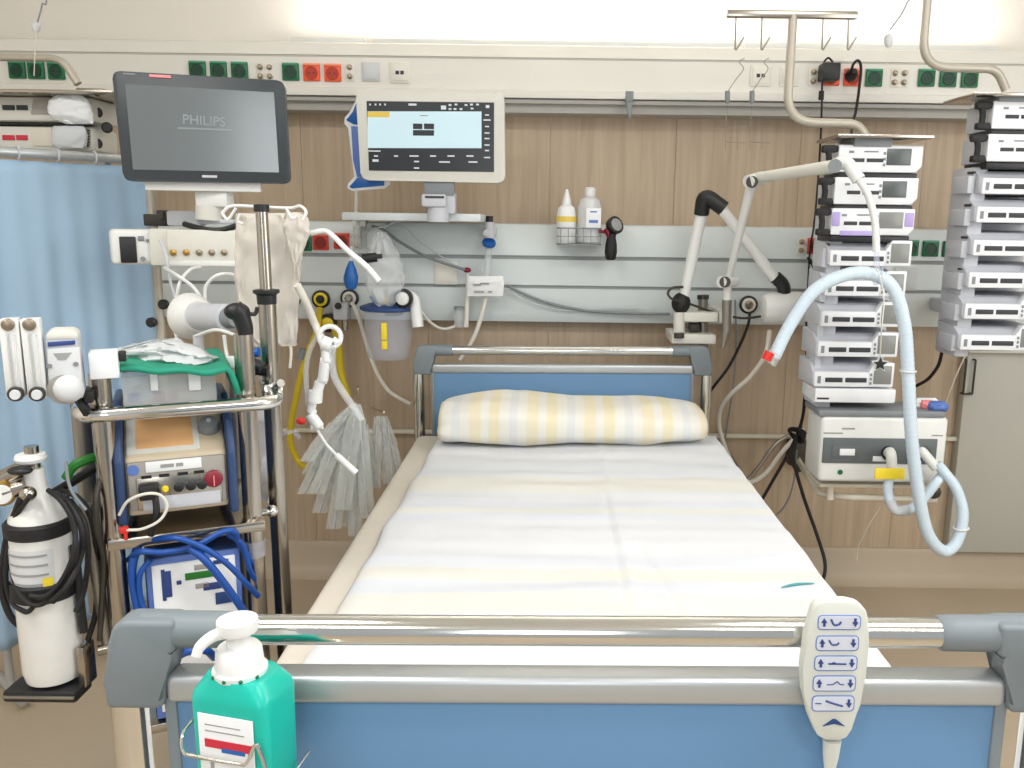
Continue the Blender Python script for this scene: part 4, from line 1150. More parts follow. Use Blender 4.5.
# module rack
mr = thing('module_rack', 'white module rack with round connectors below the dark monitor', 'monitor module', A(180, 268, 2.4))
RF = Frame((A(180, 250, 2.38).x, 2.38, 0), 6)
mb = MB(RF); mb.b2(RF.px(150, 266, 0), RF.px(240, 229, .15), .008); mb.build('rack_body', 'warm_white', mr)
mb = MB(RF); mb.b2(RF.px(168, 265.5, -.02), RF.px(241, 230, .01), .006); mb.build('module_front', 'warm_white', mr)
mb = MB(RF); mb.b2(RF.px(169, 266, -.026), RF.px(241, 260.5, .01), .003); mb.build('lower_edge', 'white_plastic', mr)
for x in (173.5, 186.5, 199.5, 212, 224.5):
    c = RF.px(x, 252.5, -.02); mb = MB(RF); mb.lathe([(.0085, 0), (.0085, .006), (.006, .008)], c, (0, -1, 0), 14); mb.build('connector', 'brass' if x in (173.5, 186.5) else 'pin_metal', mr)
pm = thing('plug_in_module', 'white plug-in module with black window at the left of the rack', 'monitor module', A(125, 266, 2.36))
PF = Frame((A(130, 250, 2.36).x, 2.36, 0), 28)
mb = MB(PF); mb.b2(PF.px(112, 265, 0), PF.px(158, 229, .13), .012, 3); mb.build('module_body', 'white_plastic', pm)
mb = MB(PF); mb.b2(PF.px(121, 263, -.006), PF.px(135.5, 236.5, .004), .003); mb.build('black_window', 'black_plastic', pm)
mb = MB(PF); mb.b2(PF.px(138, 241, -.004), PF.px(144, 236, .004), .002); mb.cyl(PF.px(143, 259, -.008), PF.px(143, 259, .002), .007); mb.b2(PF.px(146, 242, -.004), PF.px(155, 239, .003), .001); mb.build('socket_dots', 'mid_grey', pm)

# bright monitor
YM = 2.86
rm = thing('ventilator_monitor', 'white framed monitor showing a pale lit screen beside the dark monitor', 'monitor', A(432, 183, YM))
VF = Frame((A(431, 136, YM).x, YM, 0), 0)
pr2 = lambda pts, m, nm, ly, D, bev=0, par=rm, label=None: MB(VF).pprism(pts, ly, D, bev, VF).build(nm, m, par, label=label)
pr2(rquad([(355.5, 89.5), (504, 92.5), (505, 183), (361, 180)], 7), 'warm_white', 'bezel', 0, .045, .005)
scr2 = pr2([(366.5, 101), (494, 102.5), (494, 172), (369, 170.5)], 'screen_dark', 'screen', -.002, .006)
Q = lambda x0, y0, x1, y1, m, nm, ly=-.0032: pr2([(x0, y0), (x1, y0 + .2), (x1, y1 + .2), (x0, y1)], m, nm, ly, .0015, par=scr2)
Q(367.5, 111.3, 481.5, 148, 'screen_pale', 'main_window')
Q(367.5, 111.5, 389.5, 117, 'screen_yellow', 'alert_field', -.0040)
Q(413, 123.5, 422.3, 129, 'screen_dark', 'dialog_button', -.0040); Q(424, 123.5, 434, 129, 'screen_dark', 'dialog_button', -.0040); Q(413, 130, 434, 135.5, 'screen_dark', 'dialog_button', -.0040)
Q(420, 115, 428, 116, 'ink_faint', 'caption', -.0040)
mb = MB(VF)
def tick(x, y, w, h=1.6): MB(VF).pbox(x - w / 2, y - h / 2, x + w / 2, y + h / 2, -.0036, .0015, fr=VF).build('screen_mark', 'screen_text', scr2)
for x in (370, 375.5, 380, 385): tick(x, 104.5, 1.6, 1.8)
tick(412.5, 104.5, 8, 2); tick(443.5, 107.5, 5, 4)
for x, y in ((450, 105), (456, 104.5), (450, 109), (455, 109), (461, 109), (466, 105), (471.5, 104.5), (472, 108.5), (477.5, 104.5)): tick(x, y, 2.8, 1.8)
tick(487.5, 106.5, 3.6, 3)
for i, y in enumerate((115, 120, 126.5, 133, 138.5, 145, 150.5, 157.5)): tick(487, y, (4, 7, 4, 5, 5, 5, 4, 6)[i], 1.3)
for x, w in ((376, 4), (396, 4), (414, 9), (433, 6), (451, 7), (470, 7)): tick(x, 156, w, 1.4)
tick(374.5, 151, 12, 1.2); tick(375.5, 160.5, 6, 2.4)
for x, y, w in ((416.5, 161.5, 5), (444.5, 162, 11), (473, 162, 9), (416.5, 168, 5)): tick(x, y, w, 1.4)
mb = MB(); mb.pbox(424, 180, 454, 195, YM + .01, .03, .003); mb.build('tilt_plate', 'mid_grey', rm)
mb = MB(); mb.pbox(421, 194, 446, 207, YM - .015, .08, .008); mb.cyl(A(438, 205, YM + .03), A(438, 222, YM + .03), .036, n=20); mb.pbox(440, 192, 455, 214, YM + .02, .05, .006); mb.build('neck', 'light_grey', rm)
mb = MB(); a, b = A(347, 222, 3.02), A(482, 213, 3.02); mb.b2((A(345, 220, 2.98).x, 2.93, A(438, 221.5, 2.98).z), (A(482, 220, 2.98).x, YR + .02, A(438, 213.5, 2.98).z), .006); mb.build('support_arm', 'rail_paint', rm)
mb = MB(); mb.pbox(425, 196, 444, 198.2, YM - .0165, .004); mb.build('vent_slot', 'ink', rm)
# blue handle behind it
bh = thing('handle_plate', 'blue and white curved handle plate sticking out behind the bright monitor', 'handle', A(352, 190, 2.95))
YHH = 2.93
mb = MB(); mb.pprism([(358, 94), (362, 94), (362, 176), (388, 180), (389, 184), (383, 188.5), (352, 191), (347, 188), (348, 183), (355, 177), (349, 128), (344, 124), (344.5, 117), (352, 110)], YHH, .03, .003); mb.build('white_edge', 'pump_white', bh)
mb = MB(); mb.pprism([(358, 98), (364, 98), (364, 126), (353, 124), (346, 120), (353, 112)], YHH - .004, .01, .001); mb.build('blue_panel', 'bright_blue', bh); mb = MB(); mb.pprism([(364, 176), (384, 181), (384, 185.5), (352, 188.5), (349, 187), (357, 178)], YHH - .004, .01, .001); mb.build('blue_panel', 'bright_blue', bh)
mb = MB(); mb.pprism([(351, 126), (364, 127), (364, 176), (357, 177), (353, 160)], YHH - .004, .01, .001); mb.build('slate_panel', 'ink_lightblue', bh)
# ================================================================== EQUIPMENT TROLLEY
TF = Frame((-.80, 1.48, 0), 25)
tr = thing('equipment_trolley', 'chrome tube trolley with a loop rail at the left of the bed', 'trolley', TF.w(.15, .15, 0))
T = lambda px, py, ly: TF.px(px, py, ly)
zrl = T(200, 408, 0).z
pf = T(110, 500, .035)
mb = MB(TF); mb.cyl((pf.x, .035, .1), (pf.x, .035, T(104, 374, .035).z), .0185, n=20); mb.build('front_post', 'steel', tr)
mb = MB(TF); mb.cyl((pf.x, .035, T(113, 540, .035).z), (pf.x, .035, T(113, 546, .035).z), .0205, n=20); mb.build('post_collar', 'steel', tr)
prr = T(251, 480, .045)
mb = MB(TF); mb.cyl((prr.x, .045, .1), (prr.x, .045, T(246, 334, .045).z), .0185, n=20); mb.build('front_post', 'steel', tr)
mb = MB(TF); mb.cyl((prr.x, .045, T(254, 555, .045).z), (prr.x, .045, T(254, 540, .045).z), .021, n=20); mb.build('post_collar', 'clear_blue', tr)
pb = T(84, 450, .2)
mb = MB(TF); mb.cyl((pb.x, .2, .62), (pb.x, .2, zrl), .0175, n=18); mb.cyl((pb.x, .2, .66), (pf.x, .035, .66), .010); mb.build('rear_post', 'dull_steel', tr)
e = T(279, 402, 0)
mb = MB(TF); xl, xr = T(76, 405, 0).x, e.x
mb.sweep(bend([(xl, .24, zrl), (xl, 0, zrl), (xr, 0, zrl), (xr, .24, zrl)], .05, 8), .0135, 16); mb.build('loop_rail', 'chrome', tr)
mb = MB(TF); mb.box((xr, .10, zrl), (.04, .03, .04), .006); mb.cyl((xr, .1, zrl + .005), (xr + .01, .04, zrl + .03), .008); mb.build('rail_clamp', 'chrome', tr)
zs1 = T(180, 528, .03).z
mb = MB(TF); mb.b2((pf.x - .01, .01, zs1 - .022), (prr.x + .02, .36, zs1), .004); mb.build('shelf', 'steel', tr)
mb = MB(TF); mb.b2((pf.x - .01, .02, .42), (prr.x + .02, .36, .44), .004); mb.build('shelf', 'steel', tr)
mb = MB(TF)
for (x, y) in ((pf.x, .035), (prr.x, .045), (pf.x, .34), (prr.x, .34)):
    mb.lathe([(.03, -.012), (.045, -.01), (.045, .01), (.03, .012)], (x, y, .05), (1, 0, 0), 18)
mb.build('casters', 'black_rubber', tr)
mb = MB(TF); mb.b2((pb.x - .02, .02, .09), (prr.x + .02, .36, .12), .01); mb.build('base_frame', 'dull_steel', tr)
mb = MB(TF); mb.cyl((prr.x, .34, .1), (prr.x, .34, zrl), .0175); mb.build('rear_post', 'dull_steel', tr)
mb = MB(TF); mb.cyl((prr.x, .045, T(255, 514, .045).z), T(272, 511, .1), .007); mb.ball(T(272, 511, .09), .013); mb.cyl((prr.x, .045, T(255, 405, .0).z), (xr, .02, zrl), .008); mb.build('cross_link', 'chrome', tr)
# tilting black grip on the right front post
g = thing('tilt_grip', 'black hooked grip standing on top of the right trolley post', 'grip', TF.w(prr.x, .045, T(246, 334, .045).z))
gz = T(246, 336, .045)
mb = MB(TF); mb.tube([gz, gz + Vector((-.002, 0, .02)), gz + Vector((-.010, 0, .045)), gz + Vector((-.018, 0, .052))], lambda t: .014 + .006 * t, 12); mb.ball(gz + Vector((-.014, 0, .048)), .020, (1.2, .8, .85)); mb.tube([gz + Vector((0, 0, .045)), gz + Vector((.018, 0, .042)), gz + Vector((.024, 0, .055))], .004, 8); mb.build('grip_body', 'black_plastic', g)

# infusion pole ----------------------------------------------------------------
YI = 1.78
ip = thing('infusion_pole', 'slender chrome drip pole with black collar beside the trolley', 'drip pole', A(288, 610, YI))
ptop = A(261.5, 207, YI); pcol = A(266, 291, YI)
xi, = (A(272, 400, YI).x,)
def ipt(py): return Vector((A(261.5 + (py - 207) * .0565, py, YI).x, YI, A(272, py, YI).z))
mb = MB(); mb.cyl(Vector((ipt(640).x, YI, .12)), ipt(300), .0185, n=18); mb.build('lower_tube', 'steel', ip)
mb = MB(); mb.cyl(ipt(298), ipt(210), .0125, n=16); mb.build('upper_tube', 'steel', ip)
mb = MB(); mb.cyl(ipt(212), ipt(204.5), .0155, n=16); mb.build('top_cap', 'black_plastic', ip)
a, b = ipt(304), ipt(289)
mb = MB(); mb.lathe([(.0195, 0), (.0205, (b - a).length * .6), (.027, (b - a).length * .75), (.027, (b - a).length * .95), (.016, (b - a).length)], a, b - a, 20); mb.build('locking_collar', 'black_plastic', ip)
mb = MB(); z0 = .07
for k in range(5):
    aa = 2 * math.pi * k / 5 + .3; mb.sweep([Vector((ipt(640).x, YI, .12)), Vector((ipt(640).x + .1 * math.cos(aa), YI + .1 * math.sin(aa), .11)), Vector((ipt(640).x + .22 * math.cos(aa), YI + .22 * math.sin(aa), .07))], .012)
mb.build('foot_spider', 'steel', ip)
mb = MB()
mb.tube([A(222, 213, YI + .02), A(232, 206, YI + .02), A(262, 207, YI + .02), A(290, 208, YI + .02), A(300, 206, YI + .01), A(306, 212, YI), A(303, 220, YI)], .0032, 8)
mb.tube([A(222, 213, YI + .02), A(228, 219, YI + .02), A(236, 208, YI + .02)], .0032, 8)
mb.tube([A(286, 208, YI), A(292, 218, YI), A(297, 216, YI)], .003, 8)
mb.tube([A(240, 214, YI + .02), A(238, 221, YI + .02), A(243, 224, YI + .02)], .003, 8)
mb.build('hanger_hooks', 'pump_white', ip)
mb = MB(); mb.cyl(A(262, 368, YI - .05), A(252, 363, YI - .05), .013, n=12); mb.cyl(A(268, 372, YI - .03), A(254, 370, YI - .03), .01); mb.build('clamp_knob', 'black_plastic', ip)
# hanging plastic bag
bag = thing('plastic_bag', 'cloudy cream plastic bag hanging from the drip pole hooks', 'bag', A(270, 348, YI + .1))
mb = MB(); mb.puff([(213, 236, 297), (218, 235, 301), (232, 235, 303), (250, 235, 302), (270, 235, 300), (295, 237, 299), (320, 241, 298), (338, 247, 297), (346, 254, 296)], YI + .11, .035, nu=24, sub=8, wr=.005, seed=3); mb.build('bag_body', 'bag_plastic', bag)
mb = MB(); mb.puff([(212, 286, 303), (220, 284, 308), (232, 283, 310), (243, 288, 306), (258, 292, 301), (280, 294, 300)], YI + .075, .02, wr=.004, seed=12); mb.build('bag_fold', 'bag_plastic', bag)

# breathing circuit hanging from the pole ---------------------------------------
YT = 1.9
bc = thing('breathing_circuit', 'white and clear breathing circuit hanging beside the drip pole', 'breathing circuit', A(320, 480, YT))
mb = MB(); mb.ptube([(297, 285, YT - .06), (305, 300, YT - .04), (314, 322, YT), (321, 338, YT), (325, 350, YT)], .0085, 10); mb.build('cream_limb', 'hose_white', bc)
mb = MB(); mb.ptube([(311, 233, YT), (325, 231, YT), (335, 238, YT), (345, 248, YT), (356, 258, YT)], .006, 10); mb.ptube([(354, 256, YT), (368, 268, YT), (379, 281, YT)], .0068, 10); mb.build('upper_limb', 'pump_white', bc)
mb = MB(); mb.torus(A(330, 337, YT), (.2, -1, .1), .024, .0055, 22, 8); mb.build('ring_connector', 'pump_white', bc)
mb = MB()
for x0, y0, x1, y1, r in ((318, 339, 324, 336, .007), (333, 339, 338, 343, .007), (323, 343, 332, 346, .017), (326, 345, 326, 361, .011), (321, 360, 331, 361, .009), (325, 362, 323, 380, .012), (318, 379, 327, 381, .008), (320, 382, 315, 400, .012), (316, 391, 315, 402, .016), (313, 402, 311, 412, .009), (309, 411, 316, 413, .007)):
    mb.cyl(A(x0, y0, YT), A(x1, y1, YT), r, n=14)
mb.build('connector_chain', 'pump_white', bc)
mb = MB(); mb.cyl(A(310, 414, YT), A(319, 427, YT), .013, n=12); mb.cyl(A(312, 427, YT), A(322, 425, YT), .01); mb.build('swivel_elbow', 'pump_white', bc)
mb = MB(); mb.ptube([(316, 428, YT), (326, 444, YT), (338, 457, YT)], .004, 8); mb.ptube([(336, 455, YT), (346, 464, YT), (356, 473, YT)], .0085, 10); mb.build('catheter_stem', 'pump_white', bc)
mb = MB(); mb.ptube([(333, 346, YT), (332, 362, YT), (335, 378, YT), (343, 392, YT), (352, 405, YT), (362, 420, YT)], .0085, 10); mb.build('clear_limb', 'clear_plastic', bc)
mb = MB(); mb.ptube([(318, 335, YT + .01), (310, 350, YT + .01), (306, 370, YT + .01), (307, 395, YT + .01), (309, 408, YT + .01)], .006, 8); mb.build('clear_limb', 'clear_plastic', bc)

# bundle of packaged catheters ---------------------------------------------------
YB2 = 2.7
cent = (357, 400)
cg = 'clear packed catheters hanging in a bunch'
def pack(x0, y0, ang, L_, wd, Yk, k, label, group):
    a0 = R(ang); rows = []; ctr = []
    for d in [4 + (L_ - 4) * i / 8 for i in range(9)]:
        sag = max(0, d - 55) * .22 * abs(math.sin(a0))
        x = x0 + math.sin(a0) * d - math.copysign(sag, math.sin(a0)); y = y0 + math.cos(a0) * d + sag * .5
        w_ = 2 + (wd - 2) * min(1, d / 30); rows.append((y, x - w_, x + w_)); ctr.append((x, y, Yk - .002))
    t = thing('catheter_pack', label, 'catheter pack', A(ctr[-1][0], ctr[-1][1], Yk), 0, group)
    MB().puff(rows, Yk, .010, nu=6, sub=3, wr=.003, seed=k * 3.1).build('pack_film', 'clear_package', t)
    MB().ptube(ctr[1:], .0035, 6, 4).build('inner_tube', 'light_grey', t)
spec = [(-42, 80, 7.5), (-36, 88, 8), (-30, 76, 7.5), (-26, 102, 8), (-21, 118, 8), (-16, 92, 8), (-12, 130, 7.5), (-8, 110, 9), (-4, 126, 8), (1, 100, 8), (6, 118, 7.5), (10, 86, 7.5), (-33, 108, 7.5), (-1, 136, 7)]
for k, (ang, L_, wd) in enumerate(spec):
    pack(cent[0], cent[1], ang, L_, wd, YB2 + .016 * ((k * 5) % 7), k, 'clear plastic packed catheter hanging in the bunch left of the bed head', cg)
for k, (x, ang, L_) in enumerate(((377, -2, 76), (381, 6, 72), (384, 13, 68))):
    pack(x, 412, ang, L_, 6, YB2 + .1 + .02 * k, 20 + k, 'clear packed catheter hanging singly between the bunch and the bed', 'clear packed catheters hanging on the right')
ph = thing('pack_hook', 'small wall hook carrying the bunch of clear packed catheters', 'hook', A(360, 390, YC))
mb = MB(); p, q = A(358, 396, YB2), A(358, 386, YC); mb.sweep(bend([q, A(358, 388, YB2 - .02), A(358, 393, YB2 - .02)], .02), .004, 8); mb.sweep(bend([A(372, 408, YC), A(380, 411, YB2 + .05), A(384, 412, YB2 + .02)], .02), .004, 8); mb.build('hook_wire', 'steel', ph)

# yellow hoses and thin tubes on the wall ----------------------------------------
YJ2 = 3.13
cable([(320, 308, YR - .04), (317, 330, YJ2), (308, 352, YJ2), (301, 375, YJ2), (296, 398, YJ2), (291, 425, YJ2), (291, 445, YJ2), (299, 462, YJ2), (306, 468, YJ2 - .05)], .0125, 'hose_yellow', 'yellow gas hose slanting down from the yellow outlet', 'gas_hose', 'hose')
o = MB(); o.cyl(A(303.5, 349, YJ2 - .005), A(300.5, 359, YJ2 - .005), .0145, n=14); o = o.build('hose_marker', 'mid_grey'); tag(o, 'grey band clipped round the yellow gas hose', 'hose band')
cable([(333, 322, YR - .04), (338, 340, YJ2), (340, 362, YJ2), (342, 378, YJ2), (348, 396, YJ2)], .0145, 'hose_yellow', 'short yellow gas hose dropping behind the white connectors', 'gas_hose', 'hose')
rg = thing('gas_connector', 'black and yellow hose connector below the yellow outlet', 'connector', A(328, 330, YR - .03))
c = A(328, 323, YR - .05); mb = MB(); mb.torus(c, (0, 1, 0), .027, .009, 22, 8); mb.build('outer_ring', 'black_plastic', rg)
mb = MB(); mb.lathe([(.02, 0), (.022, .01), (.012, .016)], c, (0, -1, 0), 18); mb.build('colour_disc', 'label_yellow', rg)
mb = MB(); mb.cyl(c, Vector((c.x, YR, c.z + .02)), .014, n=12); mb.build('stem', 'dull_steel', rg)
fm2 = thing('suction_regulator', 'grey suction regulator with black knob on the lower rail by the bulb', 'regulator', A(340, 312, YR - .03))
mb = MB(); mb.pbox(333, 303, 347, 320, YR - .06, .055, .005); mb.build('regulator_body', 'light_grey', fm2)
mb = MB(); mb.cyl(A(338, 306, YR - .075), A(338, 306, YR - .06), .013, n=14); mb.build('black_knob', 'black_plastic', fm2)
mb = MB(); mb.cyl(A(345, 318, YR - .03), A(345, 330, YR - .03), .012, n=12); mb.build('outlet_stub', 'steel', fm2)
cable([(352, 303, YR - .03), (358, 315, YJ2), (364, 335, YJ2), (370, 355, YJ2), (378, 375, YJ2), (388, 390, YJ2), (399, 398, YJ2), (410, 404, YJ2)], .0075, 'hose_white', 'white tube curving from the outlet by the bulb to the bed head', 'tube', 'tube')
cable([(279, 324, 2.3), (287, 332, 2.3), (291, 350, 2.3), (290, 368, 2.3)], .004, 'hose_white', 'thin white tube curving down right of the drip pole', 'tube', 'tube')
cable([(300, 438, 2.2), (293, 432, 2.2), (284, 434, 2.2), (270, 442, 2.2)], .006, 'clear_blue', 'clear tube with red end crossing behind the drip pole', 'tube', 'tube')
o = MB().ball(A(301, 421, 2.2), .011, (1.2, 1, .9)).build('stopper', 'red_plastic'); tag(o, 'small red stopper beside the white swivel elbow', 'stopper')

# suction jar
YS = 3.02
sj = thing('suction_jar', 'clear suction jar with blue lid hanging on the lower rail', 'jar', A(389, 359, YS))
zb_, zt2 = A(389, 358, YS).z, A(389, 310, YS).z
cx_ = A(389, 335, YS).x
hh = zt2 - zb_
mb = MB(); mb.lathe([(.066, 0), (.074, .008), (.092, hh)], (cx_, YS, zb_), (0, 0, 1), 28); mb.build('jar_body', 'clear_blue', sj)
mb = MB(); mb.lathe([(.094, hh), (.1, hh + .004), (.1, hh + .014), (.07, hh + .024), (.04, hh + .026)], (cx_, YS, zb_), (0, 0, 1), 28); mb.build('lid', 'device_blue', sj)
mb = MB(); mb.box((cx_ - .0, YS - .088, zb_ + hh * .62), (.020, .006, .06), .002); mb.box((cx_, YS - .0845, zb_ + hh * .34), (.02, .008, .03), .002); mb.build('level_strip', 'label_yellow', sj, label='yellow level strip')
mb = MB(); mb.cyl((cx_, YS, zb_ + hh + .02), (cx_ + .02, YS, zb_ + hh + .06), .008); mb.cyl((cx_ - .04, YS, zb_ + hh + .02), (cx_ - .06, YS, zb_ + hh + .05), .008); mb.build('lid_spout', 'bright_blue', sj)
mb = MB(); mb.b2((cx_ - .03, YS + .08, zt2 - .03), (cx_ + .03, YR + .004, zt2), .004); mb.build('rail_bracket', 'mid_grey', sj)
vv = thing('breathing_valve', 'white elbow valve with black ring above the suction jar', 'valve', A(410, 330, YS - .06))
c = A(405, 298, YS - .06)
mb = MB(); mb.lathe([(.03, 0), (.034, .01), (.034, .02), (.02, .024)], c, (-.2, -1, 0), 20); mb.build('black_ring', 'black_plastic', vv)
mb = MB(); mb.lathe([(.024, .02), (.022, .03), (.012, .034)], c, (-.2, -1, 0), 18); mb.build('valve_face', 'pump_white', vv)
mb = MB(); mb.sweep(bend([A(402, 295, YS - .02), A(414, 296, YS - .04), A(418, 327, YS - .05)], .03, 6), .020, 12); mb.build('elbow', 'pump_white', vv)
rb = thing('resuscitation_bag', 'clear crumpled breathing bag hanging above the suction jar', 'breathing bag', A(385, 305, YS - .05))
mb = MB(); mb.puff([(232, 377, 386), (242, 372, 392), (256, 366, 400), (270, 364, 404), (286, 366, 404), (300, 372, 398), (306, 378, 392)], YS - .08, .08, nu=14, wr=.007, seed=21); mb.build('bag_body', 'clear_plastic', rb)
mb = MB(); mb.cyl(A(362, 259, YS - .13), A(377, 257, YS - .12), .016, n=14); mb.cyl(A(374, 257, YS - .12), A(382, 256, YS - .11), .008); mb.build('black_port', 'black_plastic', rb)
mb = MB(); mb.ptube([(378, 256, YS - .11), (384, 260, YS - .1), (388, 268, YS - .1)], .004, 8); mb.build('port_tube', 'clear_plastic', rb)
for i, (x, m, lab) in enumerate(((393, 'bright_blue', 'blue connector tip standing in the suction jar lid'), (386, 'label_yellow', 'yellow connector tip standing in the suction jar lid'))):
    o = MB().cyl(A(x - 2, 308, YS - .02), A(x + 2, 292 + 5 * i, YS - .03), .011, .007, 12).build('connector_tip', m); tag(o, lab, 'connector')
bb = thing('blue_bulb', 'bright blue rubber bulb hanging in front of the lower rail', 'rubber bulb', A(351, 290, 2.9))
a, b = A(351, 290, 2.9), A(351, 261, 2.9); L_ = (b - a).length
mb = MB(); mb.lathe([(.006, 0), (.017, .006), (.024, L_ * .28), (.025, L_ * .45), (.017, L_ * .75), (.008, L_ * .95), (.006, L_)], a, b - a, 20); mb.build('bulb', 'bright_blue', bb)
mb = MB(); mb.cyl(b, A(351, 246, 2.9), .007, .005); mb.ptube([(351, 247, 2.9), (350, 240, 3.0), (352, 235, 3.1)], .004); mb.build('neck_tube', 'clear_plastic', bb)
# oxygen flowmeter near the bulb
of = thing('flowmeter', 'clear tube flowmeter standing on a thin white rod by the red sockets', 'flowmeter', A(358, 250, YR - .06))
mb = MB(); mb.cyl(A(356.5, 186, YR - .06), A(356, 224, YR - .06), .007, n=10); mb.build('white_rod', 'hose_white', of)
mb = MB(); mb.cyl(A(357, 222, YR - .06), A(357, 247, YR - .06), .013, n=14); mb.build('meter_tube', 'clear_plastic', of)
mb = MB(); mb.pbox(352, 220, 364, 227, YR - .08, .08, .004); mb.ball(A(362, 223, YR - .09), .013); mb.build('meter_head', 'pump_white', of)
mb = MB(); mb.pbox(366, 222, 386, 250, YR - .05, .045, .01); mb.build('regulator_block', 'rail_paint', of)
# centre flowmeter with tag
cf = thing('oxygen_flowmeter', 'oxygen flowmeter with blue wheel and hanging white tag', 'flowmeter', A(488, 300, YR - .05))
YO = YR - .05
mb = MB(); mb.cyl(A(489.5, 222, YO), A(489.5, 216, YO), .013, n=12); mb.build('black_cap', 'black_plastic', cf)
mb = MB(); mb.cyl(A(489.5, 222, YO), A(489.5, 238, YO), .019, n=16); mb.lathe([(.013, 0), (.012, .01)], A(486.5, 233, YO - .015), (0, -1, 0), 14); mb.pbox(483, 228, 496, 236, YO, .05, .004); mb.build('meter_body', 'light_grey', cf)
mb = MB(); mb.lathe([(.024, -.007), (.026, 0), (.024, .007)], A(489, 243, YO - .01), (.15, -.5, .8), 12); mb.build('blue_wheel', 'bright_blue', cf)
mb = MB(); mb.cyl(A(488.5, 248, YO), A(487.5, 276, YO), .013, n=14); mb.cyl(A(482, 266, YO), A(482, 271, YO), .008); mb.build('meter_tube', 'clear_plastic', cf)
mb = MB(); mb.puff([(276, 468, 503), (284, 467, 504), (296, 468, 503)], YO - .03, .015, nu=8, wr=.003, seed=31); tg = mb.build('paper_tag', 'pump_white', cf)
mb = MB()
for x0, x1, y in ((473, 481, 284), (480, 489, 282.8), (474, 484, 291), (488, 492, 291)): mb.pbox(x0, y, x1, y + 1.6, YO - .0405, .004)
mb.build('tag_writing', 'ink_faint', tg)
mb = MB(); mb.ptube([(486, 297, YO), (483, 310, YO), (477, 330, YO), (470, 345, YO), (460, 360, YO)], .0085, 10); mb.build('outlet_tube', 'hose_white', cf)
hj = thing('humidifier_jar', 'small clear jar with dark lid and pink tipped stem left of the tag', 'jar', A(461, 328, YO))
mb = MB(); mb.cyl(A(459, 327, YO), A(459, 310, YO), .018, n=16); mb.build('jar_body', 'clear_plastic', hj)
mb = MB(); mb.cyl(A(459, 310, YO), A(459, 306.5, YO), .0185, n=16); mb.build('dark_lid', 'mid_grey', hj)
mb = MB(); mb.cyl(A(466, 327, YO + .01), A(468, 274, YO + .01), .010, .007, n=12); mb.build('stem', 'hose_white', hj)
mb = MB(); mb.ball(A(467, 270, YO + .005), .014, (1.1, .8, .7)); mb.build('stem_cap', 'maroon', hj)
mb = MB(); mb.ptube([(421, 311, YO), (428, 320, YO), (437, 327, YO), (446, 329, YO), (456, 326, YO)], .0055, 8); mb.build('side_tube', 'hose_white', hj)
cable([(372, 226, YO), (384, 230, YO), (400, 242, YO), (425, 256, YO), (447, 264, YO), (466, 270, YO)], .0055, 'mid_grey', 'grey cable sweeping from the regulator to the pink stem cap', 'tube', 'tube')
cable([(384, 226, YO + .02), (405, 228, YO + .02), (420, 242, YO + .02), (450, 262, YO + .02), (465, 270, YO + .02)], .0025, 'light_grey', 'faint thin grey tube above the grey cable', 'tube', 'tube')
cable([(362, 235, YO - .01), (372, 229, YO - .01), (386, 226, YO - .01), (398, 221, YO - .01), (425, 219, YO - .01)], .0035, 'light_grey', 'thin pale cable running to the bright monitor arm', 'cable')
cable([(507, 285, YR - .025), (520, 292, YR - .02), (545, 302, YR - .02), (575, 309, YR - .02), (600, 312, YR - .02), (640, 313.5, YR - .02), (670, 314, YR - .025)], .0052, 'mid_grey', 'grey cable draped along the lower rail towards the lamp clamp')
cable([(507, 291, YR - .02), (530, 302, YR - .02), (555, 309, YR - .018), (580, 311, YR - .018), (610, 308, YR - .018), (640, 308, YR - .018)], .0022, 'light_grey', 'very thin grey cable draped below the thicker one on the rail')

# basket with bottles ------------------------------------------------------------
YK2 = 3.07
bk = thing('wire_basket', 'grey wire basket with two bottles on the lower rail', 'basket', A(579, 246, YK2))
a, b = A(557.5, 228, YK2), A(601.5, 245, YK2)
mb = MB()
for z in (a.z, b.z):
    mb.sweep(bend([(a.x, YR, z), (a.x, YK2, z), (b.x, YK2, z), (b.x, YR, z)], .03), .0028, 6)
zmid = (a.z + b.z) / 2
mb.sweep(bend([(a.x, YR, zmid), (a.x, YK2, zmid), (b.x, YK2, zmid), (b.x, YR, zmid)], .03), .0016, 6)
mb.build('rim_wire', 'mid_grey', bk)
mb = MB()
for k in range(6):
    x = a.x + .012 + (b.x - a.x - .024) * k / 5; mb.sweep([(x, YK2, a.z), (x, YK2, b.z), (x, YR - .002, b.z)], .0016, 6)
mb.b2((a.x + .006, YK2 + .008, b.z - .001), (b.x - .006, YR - .002, b.z + .001)); mb.build('wire_grid', 'mid_grey', bk)
b1 = thing('nozzle_bottle', 'white nozzle bottle with yellow band in the wire basket', 'bottle', A(566, 243, 3.13))
c = A(566, 243.5, 3.135); top = A(566, 189.5, 3.135).z; hgt = top - c.z; c.z = b.z + .003
mb = MB(); mb.lathe([(.033, 0), (.036, .005), (.036, hgt * .52), (.030, hgt * .66), (.016, hgt * .72)], c, (0, 0, 1), 22); mb.build('bottle_body', 'pump_white', b1)
mb = MB(); mb.lathe([(.0365, hgt * .40), (.0365, hgt * .50)], c, (0, 0, 1), 22); mb.build('yellow_band', 'screen_yellow', b1)
mb = MB(); mb.lathe([(.017, hgt * .715), (.016, hgt * .78), (.009, hgt * .92), (.004, hgt)], c, (0, 0, 1), 18); mb.build('nozzle', 'pump_white', b1)
b2_ = thing('saline_bottle', 'clear rounded bottle with white label in the wire basket', 'bottle', A(589, 243, 3.13))
c = A(589, 243.5, 3.13); top = A(589, 187, 3.13).z; hgt = top - c.z; c.z = b.z + .003
